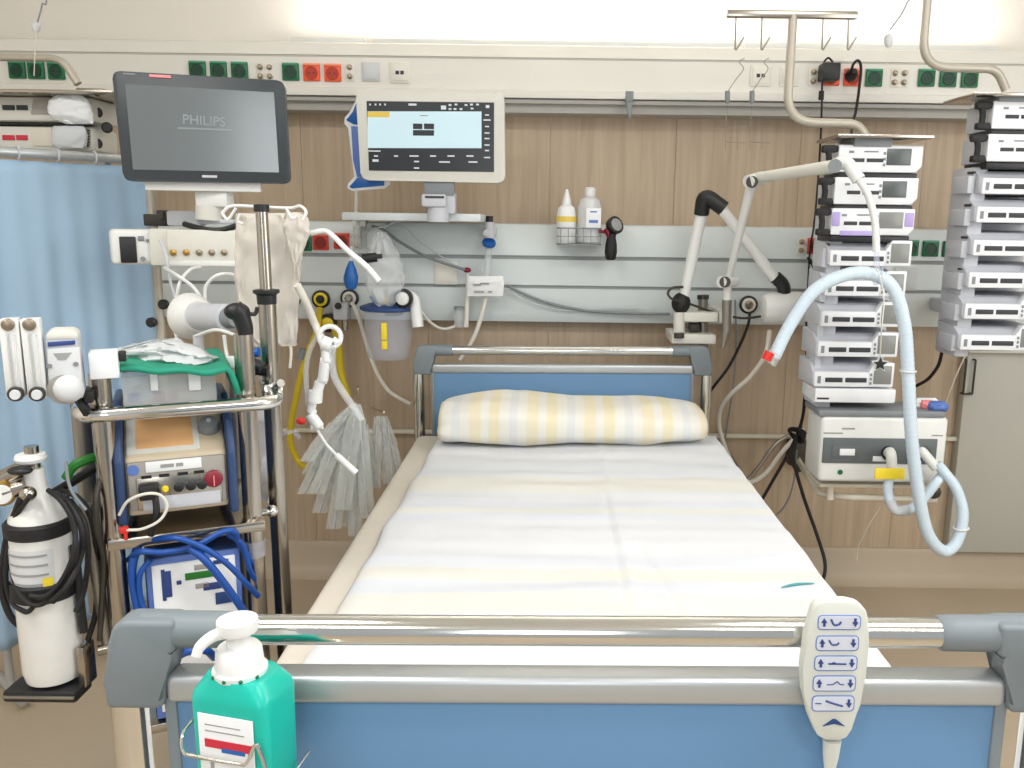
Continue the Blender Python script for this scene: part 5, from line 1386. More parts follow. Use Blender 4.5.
mb = MB(); mb.lathe([(.038, 0), (.044, .006), (.044, hgt * .62), (.036, hgt * .78), (.018, hgt * .84)], c, (0, 0, 1), 24); mb.build('bottle_body', 'wrap_plastic', b2_)
mb = MB(); mb.lathe([(.017, hgt * .83), (.02, hgt * .86), (.02, hgt * .97), (.012, hgt)], c, (0, 0, 1), 18); mb.build('cap', 'pump_white', b2_)
mb = MB(); mb.pbox(586, 208, 601, 229, 3.084, .004, .001); lb = mb.build('paper_label', 'label_white', b2_)
mb = MB(); mb.pbox(590, 211, 597, 212.5, 3.0835, .002); mb.pbox(589, 220, 598, 223, 3.0835, .002); mb.build('label_print', 'ink_lightblue', lb)
hl = thing('examination_light', 'black handheld light with round head hanging by the basket', 'handheld light', A(611, 262, 3.08))
YL = 3.1
a, b = A(610.5, 260, YL), A(611.5, 234, YL); L_ = (b - a).length
mb = MB(); mb.lathe([(.012, 0), (.019, .006), (.0225, L_ * .3), (.021, L_ * .6), (.014, L_ * .95), (.012, L_)], a, b - a, 18); mb.build('handle_grip', 'black_rubber', hl)
mb = MB(); hc = A(614, 226, YL); mb.lathe([(.014, -.022), (.029, -.012), (.032, .0), (.032, .014), (.027, .016)], hc, (.55, -.75, .35), 22); mb.cyl(b - Vector((0, 0, .02)), hc, .014, n=12); mb.build('light_head', 'black_plastic', hl)
mb = MB(); mb.lathe([(.025, .0155), (.018, .018)], hc, (.55, -.75, .35), 22); mb.build('lens', 'ink_faint', hl)
mb = MB(); mb.torus(A(607, 233, YL - .01), (1, .2, .4), .014, .0045, 16, 6); mb.cyl(A(599, 231, YL - .01), A(609, 233, YL), .006); mb.build('red_clip', 'maroon', hl)

# ================================================================== LEFT TROLLEY LOAD
# transport ventilator
vz = zs1 + .002
v0 = T(129, 510, .035)
tv = thing('transport_ventilator', 'beige transport ventilator with orange screen and blue sides on the trolley', 'ventilator', TF.w(.13, .13, vz), 25)
X0, X1 = T(126, 490, .03).x, T(229, 490, .03).x
zA, zB_, = T(176, 512, .03).z, T(176, 455, .03).z
zA = max(zA, vz)
yt = .15; zT_ = T(176, 409, yt).z
mb = MB(TF); mb.prism([(.03, zA), (.03, zB_), (yt, zT_), (.30, zT_), (.30, zA)], (X0, 0, 0), (0, 1, 0), (0, 0, 1), (X1 - X0, 0, 0), .008, 3); mb.build('housing', 'beige_device', tv)
mb = MB(TF); mb.b2((X0 + .004, .024, zA + .012), (X1 - .004, .034, zB_ - .006), .004); mb.build('front_panel', 'panel_grey', tv)
wX = X1 - X0
slope = Vector((0, yt - .03, zT_ - zB_)); sl = slope.length; su = slope.normalized(); sn = Vector((0, -su.z, su.y))
def onslope(mb, u0, u1, v0_, v1_, h, bev=.001):
    o = Vector((X0, .03, zB_)) + sn * -.002
    return mb.prism([(wX * u0, sl * v0_), (wX * u1, sl * v0_), (wX * u1, sl * v1_), (wX * u0, sl * v1_)], o, (1, 0, 0), su, sn * (.002 + h), bev)
mb = MB(TF); onslope(mb, .03, .74, .08, .92, .003); mb.build('screen_surround', 'warm_white', tv)
mb = MB(TF); onslope(mb, .12, .68, .16, .90, .0045); mb.build('screen', 'orange_screen', tv)
kc = Vector((X0 + wX * .85, .03, zB_)) + su * sl * .5
mb = MB(TF); mb.lathe([(.021, 0), (.021, .008), (.018, .018), (.010, .020)], kc, sn, 22); mb.build('control_knob', 'mid_grey', tv)
mb = MB(TF); mb.cyl(kc + sn * .018, kc + sn * .024 , .004); mb.build('knob_grip', 'light_grey', tv)
for s, x in ((-1, X0), (1, X1)):
    mb = MB(TF); xo = x + s * .016
    mb.prism([(.012, zA - .01), (.012, zB_ + .0), (.045, zB_ + .06), (yt - .01, zT_ + .03), (.31, zT_ + .02), (.31, zA - .01)], (min(x, xo), 0, 0), (0, 1, 0), (0, 0, 1), (.016, 0, 0), .006, 3)
    mb.build('side_bumper', 'bumper_blue', tv)
zz = lambda f: zA + (zB_ - zA) * f
mb = MB(TF); mb.b2((X0 + wX * .2, .0215, zz(.76)), (X0 + wX * .74, .0245, zz(.94)), .0005); nl = mb.build('name_label', 'label_white', tv)
mb = MB(TF)
for a, b in ((.34, .47), (.49, .56)): mb.b2((X0 + wX * a, .0208, zz(.82)), (X0 + wX * b, .0218, zz(.88)))
mb.build('label_writing', 'ink_faint', nl)
mb = MB(TF); mb.lathe([(.010, 0), (.010, .002)], (X0 + wX * .08, .024, zz(.82)), (0, -1, 0), 20); mb.build('round_mark', 'ink_lightblue', tv)
mb = MB(TF); mb.b2((X0 + wX * .1, .0225, zz(.12)), (X0 + wX * .93, .0245, zz(.68)), .002); mb.build('connector_panel', 'steel', tv)
mb = MB(TF); mb.b2((X0 + wX * .15, .0215, zz(.10)), (X0 + wX * .91, .0235, zz(.33)), .001); mb.build('lower_flap', 'light_grey', tv)
mb = MB(TF); mb.lathe([(.0165, 0), (.0165, .008), (.012, .011)], (X0 + wX * .85, .023, zz(.55)), (0, -1, 0), 22); mb.build('red_connector', 'maroon', tv)
mb = MB(TF); mb.b2((X0 + wX * .845, .009, zz(.44)), (X0 + wX * .855, .013, zz(.62))); mb.build('red_connector_bar', 'pink_lamp', tv)
for u in (.50, .62, .73):
    mb = MB(TF); mb.lathe([(.009, 0), (.009, .009), (.006, .011)], (X0 + wX * u, .023, zz(.47)), (0, -1, 0), 16); mb.build('black_connector', 'black_plastic', tv)
mb = MB(TF); mb.lathe([(.0065, 0), (.0065, .005), (.004, .008)], (X0 + wX * .37, .023, zz(.45)), (0, -1, 0), 14); mb.build('yellow_connector', 'label_yellow', tv)
mb = MB(TF)
for u in (.20, .37, .55, .71): mb.b2((X0 + wX * u - .009, .021, zz(.66)), (X0 + wX * u + .009, .0235, zz(.71)))
mb.build('port_slot', 'black_plastic', tv)
mb = MB(TF); mb.b2((X0 + wX * .12, -.004, zz(.34)), (X0 + wX * .29, .023, zz(.60)), .004); mb.sweep(bend([(X0 + wX * .27, .004, zz(.4)), (X0 + wX * .28, -.01, zz(.15)), (X0 + wX * .20, 0, zA - .03)], .02), .006, 8); mb.build('power_plug', 'black_plastic', tv)
mb = MB(TF); hz0, hz1 = T(120, 404, .02), T(200, 386, .02)
mb.sweep(bend([(X0 + .012, yt + .01, zT_ - .004), (X0 + .014, yt - .03, T(150, 386, yt - .03).z), (X0 + wX * .86, yt - .03, T(190, 384, yt - .03).z), (X0 + wX * .93, yt + .01, zT_ - .004)], .03, 6), .0045, 8); mb.build('carry_handle', 'pump_white', tv)
# white looped thin tube
mb = MB(); mb.tube([TF.w(*T(119, 515, .0)), TF.w(*T(128, 501, -.012)), TF.w(*T(145, 494, -.02)), TF.w(*T(160, 495, -.02)), TF.w(*T(167, 506, -.02)), TF.w(*T(160, 520, -.02)), TF.w(*T(142, 529, -.015)), TF.w(*T(124, 530, -.005))], .0028, 8)
o = mb.build('sensor_tube', 'hose_white'); tag(o, 'thin white sensor tube looped in front of the beige ventilator', 'tube')
mb = MB(TF); q = T(124, 530, -.004); mb.box(q, (.016, .01, .012), .002); mb.box(q + Vector((.002, 0, -.012)), (.006, .008, .014), .001); o = mb.build('red_clip', 'red_plastic'); tag(o, 'small red tubing clip at the left front trolley post', 'clip')
# instrument tray: clear box, green mat, wrapped goods
zg = T(170, 371, .03).z
cbx = thing('clear_box', 'clear plastic box on the beige ventilator under the green mat', 'box', TF.w(.15, .15, zT_), 25)
bx0, bx1 = T(122, 385, .04).x, T(216, 385, .04).x
mb = MB(TF)
th = .004
mb.b2((bx0, .035, zT_ + .034), (bx1, .035 + th, zg - .008)); mb.b2((bx0, .27, zT_ + .034), (bx1, .27 + th, zg - .008)); mb.b2((bx0, .035, zT_ + .034), (bx0 + th, .27, zg - .008)); mb.b2((bx1 - th, .035, zT_ + .034), (bx1, .27, zg - .008)); mb.b2((bx0, .035, zT_ + .030), (bx1, .274, zT_ + .034)); mb.build('box_wall', 'clear_plastic', cbx)
mb = MB(TF); mb.b2(T(151, 391, .03), T(157, 372, .034), .001); mb.build('white_strip', 'pump_white', cbx); mb = MB(TF); mb.b2(T(189, 391, .03), T(200, 372, .036), .002); mb.build('white_strip', 'pump_white', cbx)
for i, (x0, x1, m, lab) in enumerate(((153, 166, 'maroon', 'maroon capped vial lying in the clear box'), (168, 178, 'maroon', 'second maroon capped vial, next to the first in the clear box'), (128, 140, 'ink_lightblue', 'pale blue packet lying in the clear box'))):
    mb = MB(TF); p, q = T(x0, 398, .06), T(x1, 398, .06); p.z = q.z = zT_ + .045; mb.cyl(p, q, .010, n=12); o = mb.build('vial' if i < 2 else 'packet', m); tag(o, lab, 'vial' if i < 2 else 'packet')
gm = MB(TF)
def matf(u, v):
    a = T(113, 375, .0).x; b = T(226, 366, 0).x + .015
    x = a + (b - a) * u; y = .0 + .27 * v
    return Vector((x, y, zg + .003 * math.sin(u * 14) * (1 - v) + .006 * math.sin(u * 5 + 1) - (.05 * max(0, (u - .93) / .07) ** 1.5)))
gm.grid(matf, 40, 14); o = gm.build('green_mat', 'green_cloth', smooth=180); sm = o.modifiers.new('thickness', 'SOLIDIFY'); sm.thickness = .010; sm.offset = 1
tag(o, 'green cloth mat lying over the clear box on the trolley', 'mat')
def heap(mb, u0, u1, y0, y1, zf, seed, amp=.012):
    def f(u, v):
        a = 2 * math.pi * u; r = .02 + .98 * v
        return Vector((0, 0, 0))
o = MB().puff([(340, 152, 172), (345, 128, 188), (352, 112, 205), (360, 108, 214), (366, 112, 200), (371, 118, 170)], 1.64, .10, nu=20, sub=5, wr=.012, seed=44).build('wrapped_supplies', 'wrap_plastic'); tag(o, 'crumpled clear wrapped supplies heaped on the green mat', 'packet')
o = MB().puff([(338, 171, 176), (345, 165, 184), (354, 160, 200), (362, 170, 208)], 1.70, .05, nu=10, wr=.01, seed=54).build('wrapped_supplies', 'wrap_plastic'); tag(o, 'peaked clear wrapper at the back of the heap on the mat', 'packet')
o = MB(TF).b2(T(90, 380, -.025), T(118.5, 348, .03), .003).build('white_box', 'label_white'); tag(o, 'plain white carton beside the flowmeter panel', 'carton')
mb = MB(TF); mb.b2(T(119, 362, -.01), T(126, 350, .01), .002); o = mb.build('black_clip', 'black_plastic'); tag(o, 'black clip between the white carton and the wrapped supplies', 'clip')

# gas mixer with two flow tubes
gx = thing('gas_mixer', 'white gas mixer with round knob and two clear flow tubes on the rail', 'gas mixer', TF.w(*T(60, 400, -.04)), 25)
gy = -.05
def pcap(m_, nm, pts, ly, D, bev=.004, par=gx, label=None):
    return MB(TF).pprism(pts, ly, D, bev, TF).build(nm, m_, par, label=label)
pcap('light_grey', 'mixer_body', [(44, 336), (50, 331.5), (72, 331), (77.5, 335), (84, 397), (80, 399.5), (49, 399.5)], gy, .07, .005)
pcap('warm_white', 'top_cap', [(45.5, 334), (51, 330.8), (72, 330.4), (77.8, 334), (78.2, 339), (45.8, 340)], gy - .002, .06, .003)
pl_ = pcap('paper_grey', 'face_plate', [(47, 349), (79.5, 347.5), (82.5, 388), (49, 392)], gy - .003, .01, .001)
pcap('ink_blue', 'name_strip', [(47.5, 342.3), (75, 340.5), (75.2, 344.5), (47.8, 346.8)], gy - .0035, .01, .0008)
pcap('ink_faint', 'scale_print', [(53, 353.5), (72, 352.5), (66, 360), (58, 360.5)], gy - .0036, .002, 0, pl_)
for x, y in ((49.5, 366), (76, 364)):
    mb = MB(TF); mb.lathe([(.004, 0), (.004, .002)], TF.px(x, y, gy - .003), (0, -1, 0), 10); mb.build('face_screw', 'mid_grey', gx)
kb = TF.px(69, 388, gy - .004)
mb = MB(TF); mb.lathe([(.023, 0), (.023, .014), (.017, .026), (.008, .030)], kb, (0, -1, 0), 24); mb.build('mixing_knob', 'paper_grey', gx)
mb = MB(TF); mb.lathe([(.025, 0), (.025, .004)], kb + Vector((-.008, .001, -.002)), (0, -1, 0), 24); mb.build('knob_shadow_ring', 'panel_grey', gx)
for x0 in (-2, 19.5):
    t = pcap('white_plastic', 'flow_tube_block', [(x0 - .5, 320), (x0 + 20, 319), (x0 + 27.5, 398.5), (x0 + 8.5, 399.5)], gy - .012, .035, .003)
    pcap('clear_plastic', 'flow_tube', [(x0 + 7, 334), (x0 + 17, 333.5), (x0 + 22.5, 391), (x0 + 13.5, 391.5)], gy - .020, .012, .003, t)
    pcap('panel_grey', 'scale', [(x0 + 8.5, 334), (x0 + 11.5, 334), (x0 + 17.5, 389), (x0 + 15, 389)], gy - .0135, .003, 0, t)
    p = TF.px(x0 + 10, 324.5, gy - .012); mb = MB(TF); mb.lathe([(.010, 0), (.010, .004), (.006, .006)], p, (0, -1, 0), 14); mb.build('top_plug', 'pin_metal', t)
    p = TF.px(x0 + 18, 393.5, gy - .014); mb = MB(TF); mb.lathe([(.0125, 0), (.0125, .006), (.011, .010)], p, (0, -1, 0), 18); mb.build('flow_knob', 'dark_metal', t)
    mb = MB(TF); mb.lathe([(.0085, .009), (.0075, .016)], p, (0, -1, 0), 14); mb.build('knob_face', 'paper_grey', t)
mb = MB(TF); mb.tube([T(78, 398, .01), T(82, 404, .0), T(87, 412, .0), T(90, 420, .02)], .009, 8); mb.b2(T(84, 404, -.01), T(95, 385, .05), .004); mb.build('rail_clamp', 'black_plastic', gx)

# oxygen cylinder -----------------------------------------------------------------
cy = TF.w(*T(50, 570, .05))
oy = thing('oxygen_cylinder', 'white oxygen cylinder with black straps and hoses at the trolley side', 'gas cylinder', (cy.x, cy.y, .54))
YO2 = cy.y
cr_ = .0515
zbt, zsh, znk = A(50, 686, YO2 - cr_ * .6).z, A(40, 545, YO2 - cr_).z, A(38, 490, YO2).z
xc = A(47, 600, YO2).x
zsh = A(40, 530, YO2).z
mb = MB(); mb.lathe([(.036, zbt), (.047, zbt + .006), (cr_, zbt + .025), (cr_, zsh), (cr_ * .93, zsh + .03), (cr_ * .72, zsh + .052), (.024, znk - .004), (.019, znk + .008), (.018, A(38, 468, YO2).z)], (xc, YO2, 0), (0, 0, 1), 32)
mb.build('cylinder_body', 'cylinder_white', oy)
zv = A(36, 468, YO2).z
mb = MB(); mb.cyl((xc, YO2, zv - .015), (xc, YO2, A(36, 446, YO2).z), .012, n=16); mb.cyl((xc, YO2, zv + .008), (xc - .055, YO2 - .02, zv - .022), .016, n=16); mb.build('valve_body', 'steel', oy)
zk = A(35, 462, YO2).z
mb = MB(); mb.lathe([(.015, -.004), (.024, 0), (.0265, .006), (.024, .013), (.013, .015)], (xc - .003, YO2, A(35, 461, YO2).z), (0, 0, 1), 22); mb.build('hand_wheel', 'pump_white', oy)
mb = MB(); mb.ball(A(20, 470.5, YO2 - .03), .019, (1.15, .8, .42)); mb.build('black_lever', 'black_plastic', oy)
c = A(4, 492, YO2 - .03); mb = MB(); mb.lathe([(.021, 0), (.023, .01), (.020, .015)], c, (.3, -1, 0), 22); mb.build('pressure_gauge', 'brass', oy)
mb = MB(); mb.lathe([(.018, .0155), (.017, .017)], c, (.3, -1, 0), 22); mb.build('gauge_face', 'pump_white', oy)
mb = MB(); mb.cyl(A(26, 486, YO2 - .02), A(5, 492, YO2 - .03), .017, n=14); mb.ball(A(28, 494, YO2 - .045), .014); mb.build('regulator', 'steel', oy)
def strap(y0, y1, m, nm):
    z0, z1 = A(45, y0, YO2 - cr_).z, A(45, y1, YO2 - cr_).z
    mb = MB(); r = cr_ + .002; mb.lathe([(r, z1), (r + .004, z1 + .004), (r + .004, z0 - .004), (r, z0)], (xc, YO2, 0), (0, 0, 1), 32); return mb.build(nm, m, oy)
strap(528, 543, 'black_rubber', 'strap')
strap(588, 606, 'black_rubber', 'strap')
z0, z1 = A(45, 552, YO2 - cr_).z, A(45, 586, YO2 - cr_).z
def lab_(u, v):
    a = R(-150 + 110 * u); return Vector((xc + (cr_ + .001) * math.cos(a), YO2 + (cr_ + .001) * math.sin(a), z1 + (z0 - z1) * v))
mb = MB(); mb.grid(lab_, 24, 2); lb = mb.build('paper_label', 'paper_grey', oy)
mb = MB()
for i in range(4):
    zz_ = z0 - .012 - .018 * i
    mb.grid(lambda u, v, zz_=zz_: Vector((xc + (cr_ + .002) * math.cos(R(-145 + 95 * u)), YO2 + (cr_ + .002) * math.sin(R(-145 + 95 * u)), zz_ + .004 * v)), 20, 1)
mb.build('label_print', 'ink_faint', lb)
z2, z3 = A(60, 590, YO2 - cr_).z, A(60, 580, YO2 - cr_).z
mb = MB(); mb.grid(lambda u, v: Vector((xc + (cr_ + .002) * math.cos(R(-62 + 18 * u)), YO2 + (cr_ + .002) * math.sin(R(-62 + 18 * u)), z2 + (z3 - z2) * v)), 8, 1); mb.build('yellow_sticker', 'label_yellow', lb)
ch = thing('cylinder_holder', 'black bracket under the white oxygen cylinder on the trolley side', 'bracket', (xc, YO2, zbt - .03))
mb = MB(); p, q = A(8, 690, YO2), A(84, 676, YO2 + .03)
mb.b2((xc - .07, YO2 - .05, zbt - .024), (xc + .065, YO2 + .01, zbt - .002), .005); mb.build('foot_plate', 'black_plastic', ch)
mb = MB(); mb.b2((xc - .068, YO2 - .054, zbt - .014), (xc + .063, YO2 - .048, zbt - .009), .001); mb.build('plate_edge', 'dull_steel', ch)
mb = MB(); mb.b2((xc + .055, YO2 - .02, zbt - .01), (xc + .070, YO2 + .02, A(85, 643, YO2).z), .003); mb.cyl((xc + .08, YO2 + .01, zbt + .05), TF.w(pf.x, .035, zbt + .05), .010); mb.build('side_plate', 'steel', ch)
mb = MB(); mb.cyl((xc + .09, YO2 + .03, A(92, 660, YO2).z), (xc + .075, YO2 + .03, A(90, 545, YO2).z), .0105, n=12); mb.cyl((xc + .075, YO2 + .03, A(90, 545, YO2).z), (xc + .072, YO2 + .03, A(90, 510, YO2).z), .013, n=12); mb.cyl((xc + .075, YO2 + .03, A(95, 542, YO2).z), TF.w(pf.x, .035, T(108, 537, .035).z), .008, n=10); mb.build('upright_rod', 'dull_steel', ch)
# black hoses round the cylinder
def hose(pts, r, m, label, nm='hose', cat='hose', group=None):
    return cable(pts, r, m, label, nm, cat, group)
Ya = YO2 - cr_ - .012
hose([(66, 495, YO2 - .02), (72, 520, Ya + .02), (76, 545, Ya), (70, 570, Ya), (58, 590, Ya), (42, 604, Ya - .004), (28, 602, Ya - .004), (16, 585, Ya + .02), (10, 555, Ya + .05), (12, 530, Ya + .06)], .0048, 'black_rubber', 'black hose crossing low in front of the oxygen cylinder')
hose([(56, 492, YO2), (70, 505, YO2 - .04), (82, 530, YO2 - .05), (80, 558, YO2 - .05), (68, 585, Ya - .01), (52, 602, Ya - .016)], .0055, 'black_rubber', 'thick black hose curving down the right of the oxygen cylinder')
hose([(20, 500, YO2 - .05), (9, 530, Ya + .05), (3, 560, Ya + .05), (2, 590, Ya + .05), (10, 615, Ya + .05), (24, 630, Ya + .06)], .006, 'black_rubber', 'black hose looping down the left edge by the oxygen cylinder')
hose([(30, 496, YO2 - .06), (14, 520, Ya + .03), (8, 550, Ya + .03), (6, 580, Ya + .03), (12, 602, Ya + .03), (26, 612, Ya), (34, 606, Ya)], .0045, 'black_rubber', 'thin black cord looping left of the oxygen cylinder')
hose([(60, 490, YO2 + .03), (78, 498, YO2 + .02), (92, 520, YO2 + .02), (97, 560, YO2 + .03), (96, 610, YO2 + .03), (88, 640, YO2 + .02)], .0055, 'black_rubber', 'black hose hanging between the cylinder and the front trolley post')
hose([(74, 545, YO2 + .0), (78, 575, YO2), (81, 605, YO2), (84, 632, YO2 + .0)], .0075, 'black_rubber', 'thick black hose end dropping beside the cylinder straps')
hose([(52, 494, YO2 + .05), (72, 482, YO2 + .05), (88, 472, YO2 + .06), (98, 466, YO2 + .07), (106, 462, YO2 + .08)], .0085, 'black_rubber', 'black hose bundle rising from the cylinder to the trolley')
hose([(66, 478, YO2 + .03), (74, 466, YO2 + .03), (86, 460, YO2 + .04), (100, 456, YO2 + .06), (110, 455, YO2 + .08)], .009, 'green_hose', 'green hose arching from the cylinder behind the front post')
hose([(66, 462, YO2), (68, 480, YO2 - .02), (74, 495, YO2 - .03), (86, 510, YO2 - .03)], .003, 'mid_grey', 'thin grey cord hanging over the green hose')
hose([(48, 490, YO2 - .03), (62, 502, YO2 - .05), (74, 525, Ya + .01), (74, 552, Ya), (62, 580, Ya - .006), (46, 596, Ya - .01), (30, 596, Ya - .008)], .0045, 'black_rubber', 'black cord inside the thick hose loop on the cylinder')
hose([(70, 500, YO2 - .01), (84, 522, YO2 - .03), (88, 556, YO2 - .03), (84, 590, YO2 - .02), (76, 612, Ya + .03)], .005, 'black_rubber', 'black hose outermost of the loops right of the cylinder')
hose([(23, 612, YO2 + .05), (24, 630, YO2 + .06), (27, 655, YO2 + .07)], .006, 'green_hose', 'green hose end hanging left behind the cylinder')
hose([(100, 480, 1.5), (96, 500, 1.48), (98, 530, 1.48), (104, 560, 1.5), (102, 600, 1.5), (100, 640, 1.5)], .006, 'dark_metal', 'dark cable running down the front trolley post')

# lower device with blue frame
zl2 = .442
DF = Frame(TF.w(0, 0, 0), 25)
td = thing('compressor_unit', 'blue framed device with a white diagram panel on the lower trolley shelf', 'compressor', TF.w(.16, .15, zl2), 25)
dx0, dx1 = T(146, 590, .03).x, T(243, 590, .03).x
dzt = T(190, 553, .03).z
mb = MB(TF); mb.b2((dx0, .03, zl2), (dx1, .33, dzt), .008, 3); mb.build('housing', 'bumper_blue', td)
mb = MB(TF); mb.b2((dx0 + .002, .026, zl2 + .004), (dx1 - .002, .034, dzt - .002), .004); mb.build('front_frame', 'ink_lightblue', td)
mb = MB(TF); mb.b2((dx0 + .012, .022, zl2 + .02), (dx1 - .012, .030, dzt - .014), .002); wp = mb.build('white_panel', 'label_white', td)
dw = dx1 - dx0
def patch(u0, u1, y0, y1, m, nm):
    mb = MB(TF); mb.b2((dx0 + dw * u0, .0205, T(190, y1, .021).z), (dx0 + dw * u1, .0225, T(190, y0, .021).z), .0006); return mb.build(nm, m, wp)
patch(.19, .26, 568, 594, 'ink_blue', 'blue_symbol'); patch(.16, .20, 566, 597, 'device_blue', 'blue_symbol'); patch(.31, .36, 579, 583, 'ink_blue', 'blue_symbol')
patch(.40, .70, 573, 580, 'green_hose', 'green_bar'); patch(.50, .68, 566, 571, 'panel_grey', 'grey_bar'); patch(.50, .64, 585, 590, 'panel_grey', 'grey_bar'); patch(.58, .78, 586, 593, 'ink_blue', 'blue_bar'); patch(.70, .86, 564, 568, 'device_blue', 'blue_bar'); patch(.70, .90, 597, 609, 'device_blue', 'dark_panel')
# blue hoses over it
HB = lambda pts: [TF.w(*T(*p)) for p in pts]
def bh_(pts, r, lab):
    mb = MB(); mb.tube(HB(pts), r, 10, 10); o = mb.build('air_hose', 'hose_blue'); tag(o, lab, 'hose')
bh_([(128, 560, .05), (140, 552, .0), (165, 552, -.01), (195, 546, -.012), (222, 532, -.01), (235, 532, .0), (240, 545, .02), (262, 575, .04)], .0058, 'blue air hose bowed under the upper shelf across the trolley')
bh_([(150, 540, .02), (175, 538, -.02), (200, 546, -.03), (225, 562, -.03), (245, 582, -.02), (258, 596, .01)], .0058, 'blue air hose slanting down across the white diagram panel')
bh_([(190, 548, -.02), (205, 560, -.035), (220, 578, -.035), (236, 600, -.03), (248, 618, -.02)], .0075, 'steep blue air hose crossing the white diagram panel corner')
bh_([(138, 545, .03), (132, 570, .02), (136, 600, .02), (144, 630, .02)], .008, 'blue air hose hanging down left of the diagram panel')
bh_([(228, 534, .01), (243, 545, .015), (250, 570, .02), (262, 590, .05)], .0055, 'blue air hose curving down by the right front trolley post')
bh_([(150, 560, .01), (140, 575, .01), (141, 600, .015), (150, 622, .01)], .0055, 'blue air hose curling beside the left edge of the blue frame')
bh_([(172, 660, -.02), (186, 652, -.05), (205, 650, -.05), (214, 657, -.02)], .008, 'blue air hose loop seen through the gap under the foot rail')

# white drum with grey neck
dr = thing('necked_drum', 'white drum with grey cylindrical neck behind the wrapped supplies', 'drum', A(198, 340, 1.95))
a, b = A(187, 316, 2.02), A(236, 318, 1.88); ax = b - a; L_ = ax.length
mb = MB(); mb.lathe([(.03, 0), (.050, .004), (.055, .012), (.055, .022), (.051, .030), (.047, .045), (.036, .056)], a, ax, 32); mb.build('drum_body', 'white_plastic', dr)
mb = MB(); mb.lathe([(.031, .052), (.0315, L_ * .86), (.028, L_ * .87)], a, ax, 28); mb.build('neck', 'light_grey', dr)
mb = MB(); mb.lathe([(.025, L_ * .865), (.020, L_)], a, ax, 24); mb.build('end_cap', 'mid_grey', dr)
mb = MB(); mb.cyl(A(198, 335, 1.95), Vector((A(198, 335, 1.95).x, 1.95, TF.w(0, 0, zg).z - .04)), .012); mb.build('support_stem', 'light_grey', dr)
# loose thin leads under the module rack
leads = [([(176, 300, 2.2), (180, 282, 2.2), (190, 270, 2.25), (200, 267, 2.3)], .0045, 'white lead arching from the drum up to the module rack'),
         ([(205, 300, 2.2), (206, 286, 2.2), (216, 276, 2.2), (230, 274, 2.2), (246, 280, 2.1)], .0045, 'white lead looping behind the hanging plastic bag'),
         ([(165, 268, 2.3), (178, 276, 2.2), (192, 286, 2.2), (200, 296, 2.2)], .0045, 'white lead crossing below the module rack'),
         ([(174, 300, 2.1), (173, 320, 2.05), (178, 342, 2.0), (182, 352, 1.95)], .004, 'white lead hanging left of the drum'),
         ([(160, 240, 2.33), (166, 256, 2.3), (170, 280, 2.3), (176, 300, 2.3)], .004, 'grey lead hanging from the plug in module', ),
         ([(196, 336, 1.9), (215, 330, 1.86), (232, 334, 1.84), (242, 340, 1.8)], .004, 'white lead curving under the drum neck'),
         ([(224, 335, 1.82), (226, 350, 1.82), (228, 362, 1.8)], .004, 'white lead dropping to a small white connector')]
for i, (pts, r, lab) in enumerate(leads):
    cable(pts, r, 'light_grey' if i == 4 else 'pump_white', lab, 'lead', 'cable')
o = MB().pbox(224, 357, 236, 368, 1.78, .02, .003).build('lead_connector', 'pump_white'); tag(o, 'small white connector box hanging by the right trolley post', 'connector')
o = MB().cyl(A(236, 361, 1.79), A(241, 362, 1.79), .008, n=10).build('connector_plug', 'black_plastic'); tag(o, 'black plug end beside the small white connector box', 'plug')
o = MB().cyl(A(252, 353, 1.75), A(259, 352, 1.75), .010, n=12).build('stopcock', 'bright_blue'); tag(o, 'small blue stopcock between the right trolley post and drip pole', 'stopcock')
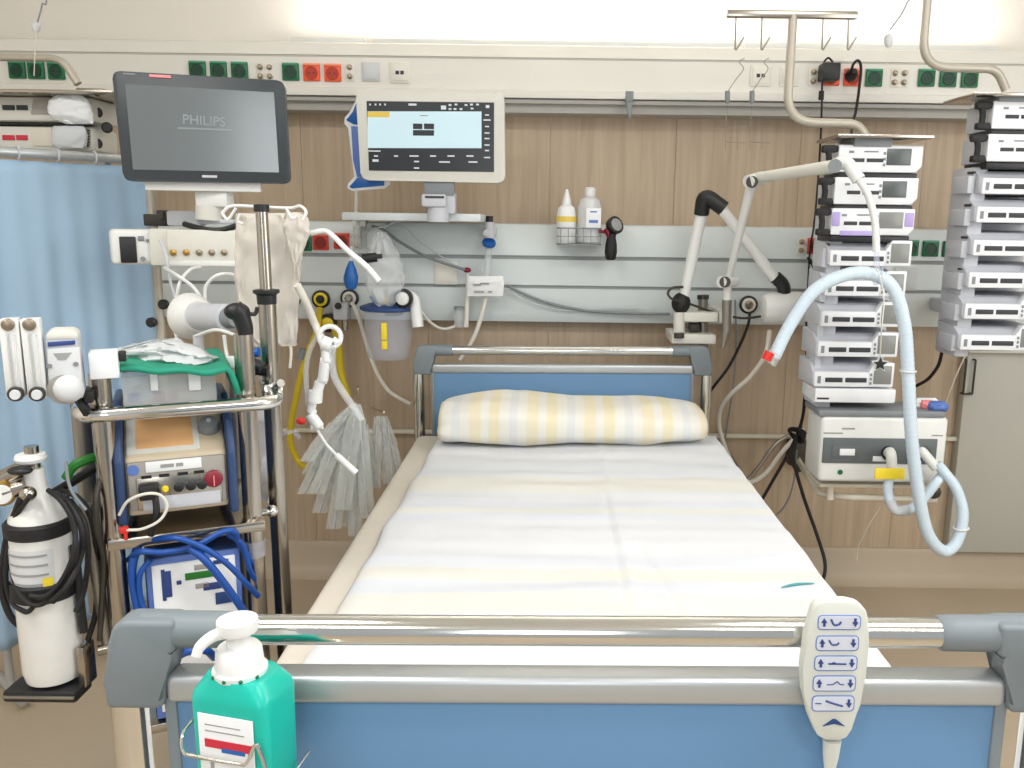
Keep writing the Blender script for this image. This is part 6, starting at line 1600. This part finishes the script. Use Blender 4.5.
# grey clutter behind the ventilator on the trolley: clear drainage bag
o = MB().puff([(400, 238, 275), (420, 236, 280), (450, 237, 281), (480, 240, 280), (500, 244, 276)], 1.98, .05, nu=10, wr=.012, seed=77).build('drainage_bag', 'wrap_plastic'); tag(o, 'pale drainage bag hanging behind the two right trolley posts', 'bag')

# ================================================================== LIGHT
def area(name, loc, size, energy, rot, col=(1, 1, 1)):
    l = bpy.data.lights.new(name, 'AREA'); l.shape = 'RECTANGLE'; l.size, l.size_y = size; l.energy = energy; l.color = col
    o = bpy.data.objects.new(name, l); COL.objects.link(o); o.location = loc; o.rotation_euler = rot; return o
for i, (x, y) in enumerate(((-1.2, .7), (1.2, .7), (-1.2, -.9), (1.2, -.9))):
    area('ceiling_light', (x, y, ZC - .06), (1.2, .6), 27, (0, 0, 0), (1, 1, .985))
area('window_daylight', (XR - .05, 1.1, 1.75), (1.6, 1.5), 34, (R(90), 0, R(66)), (.93, .97, 1))
area('monitor_sheen_light', (-.05, YB + .05, 1.75), (.6, 1.3), 14, (R(90), 0, 0), (.92, .97, 1))  # added light behind the camera, for the sheen on the dark monitor
ul = area('uplight_tube', ((lampx0 + lampx1) / 2, YD + .05, zt + .03), (lampx1 - lampx0, .03), 12, (R(180), 0, 0), (1, .96, .9))
for nm_, a_, b_, e_ in (('uplight_tube', 290, 365, .5), ('uplight_tube', 745, 1000, 2.6)):  # weaker tubes and housings added either side to spread the wall glow
    u0, u1 = A(a_, 40, YD + .07).x, A(b_, 40, YD + .07).x
    mb = MB(); mb.b2((u0, YD + .075, zt), (u1, YD + .115, zt + .02), .004); mb.build('lamp_housing', 'white_plastic', up)
    area(nm_, ((u0 + u1) / 2, YD + .05, zt + .03), (u1 - u0, .03), e_, (R(180), 0, 0), (1, .96, .9))
w = bpy.data.worlds.new('World'); sc.world = w; w.use_nodes = True
w.node_tree.nodes['Background'].inputs[0].default_value = (.95, .97, 1, 1)
w.node_tree.nodes['Background'].inputs[1].default_value = .52
sc.view_settings.view_transform = 'Standard'; sc.view_settings.look = 'None'
sc.view_settings.gamma = 1; sc.view_settings.use_curve_mapping = False
sc.view_settings.exposure = 0.0
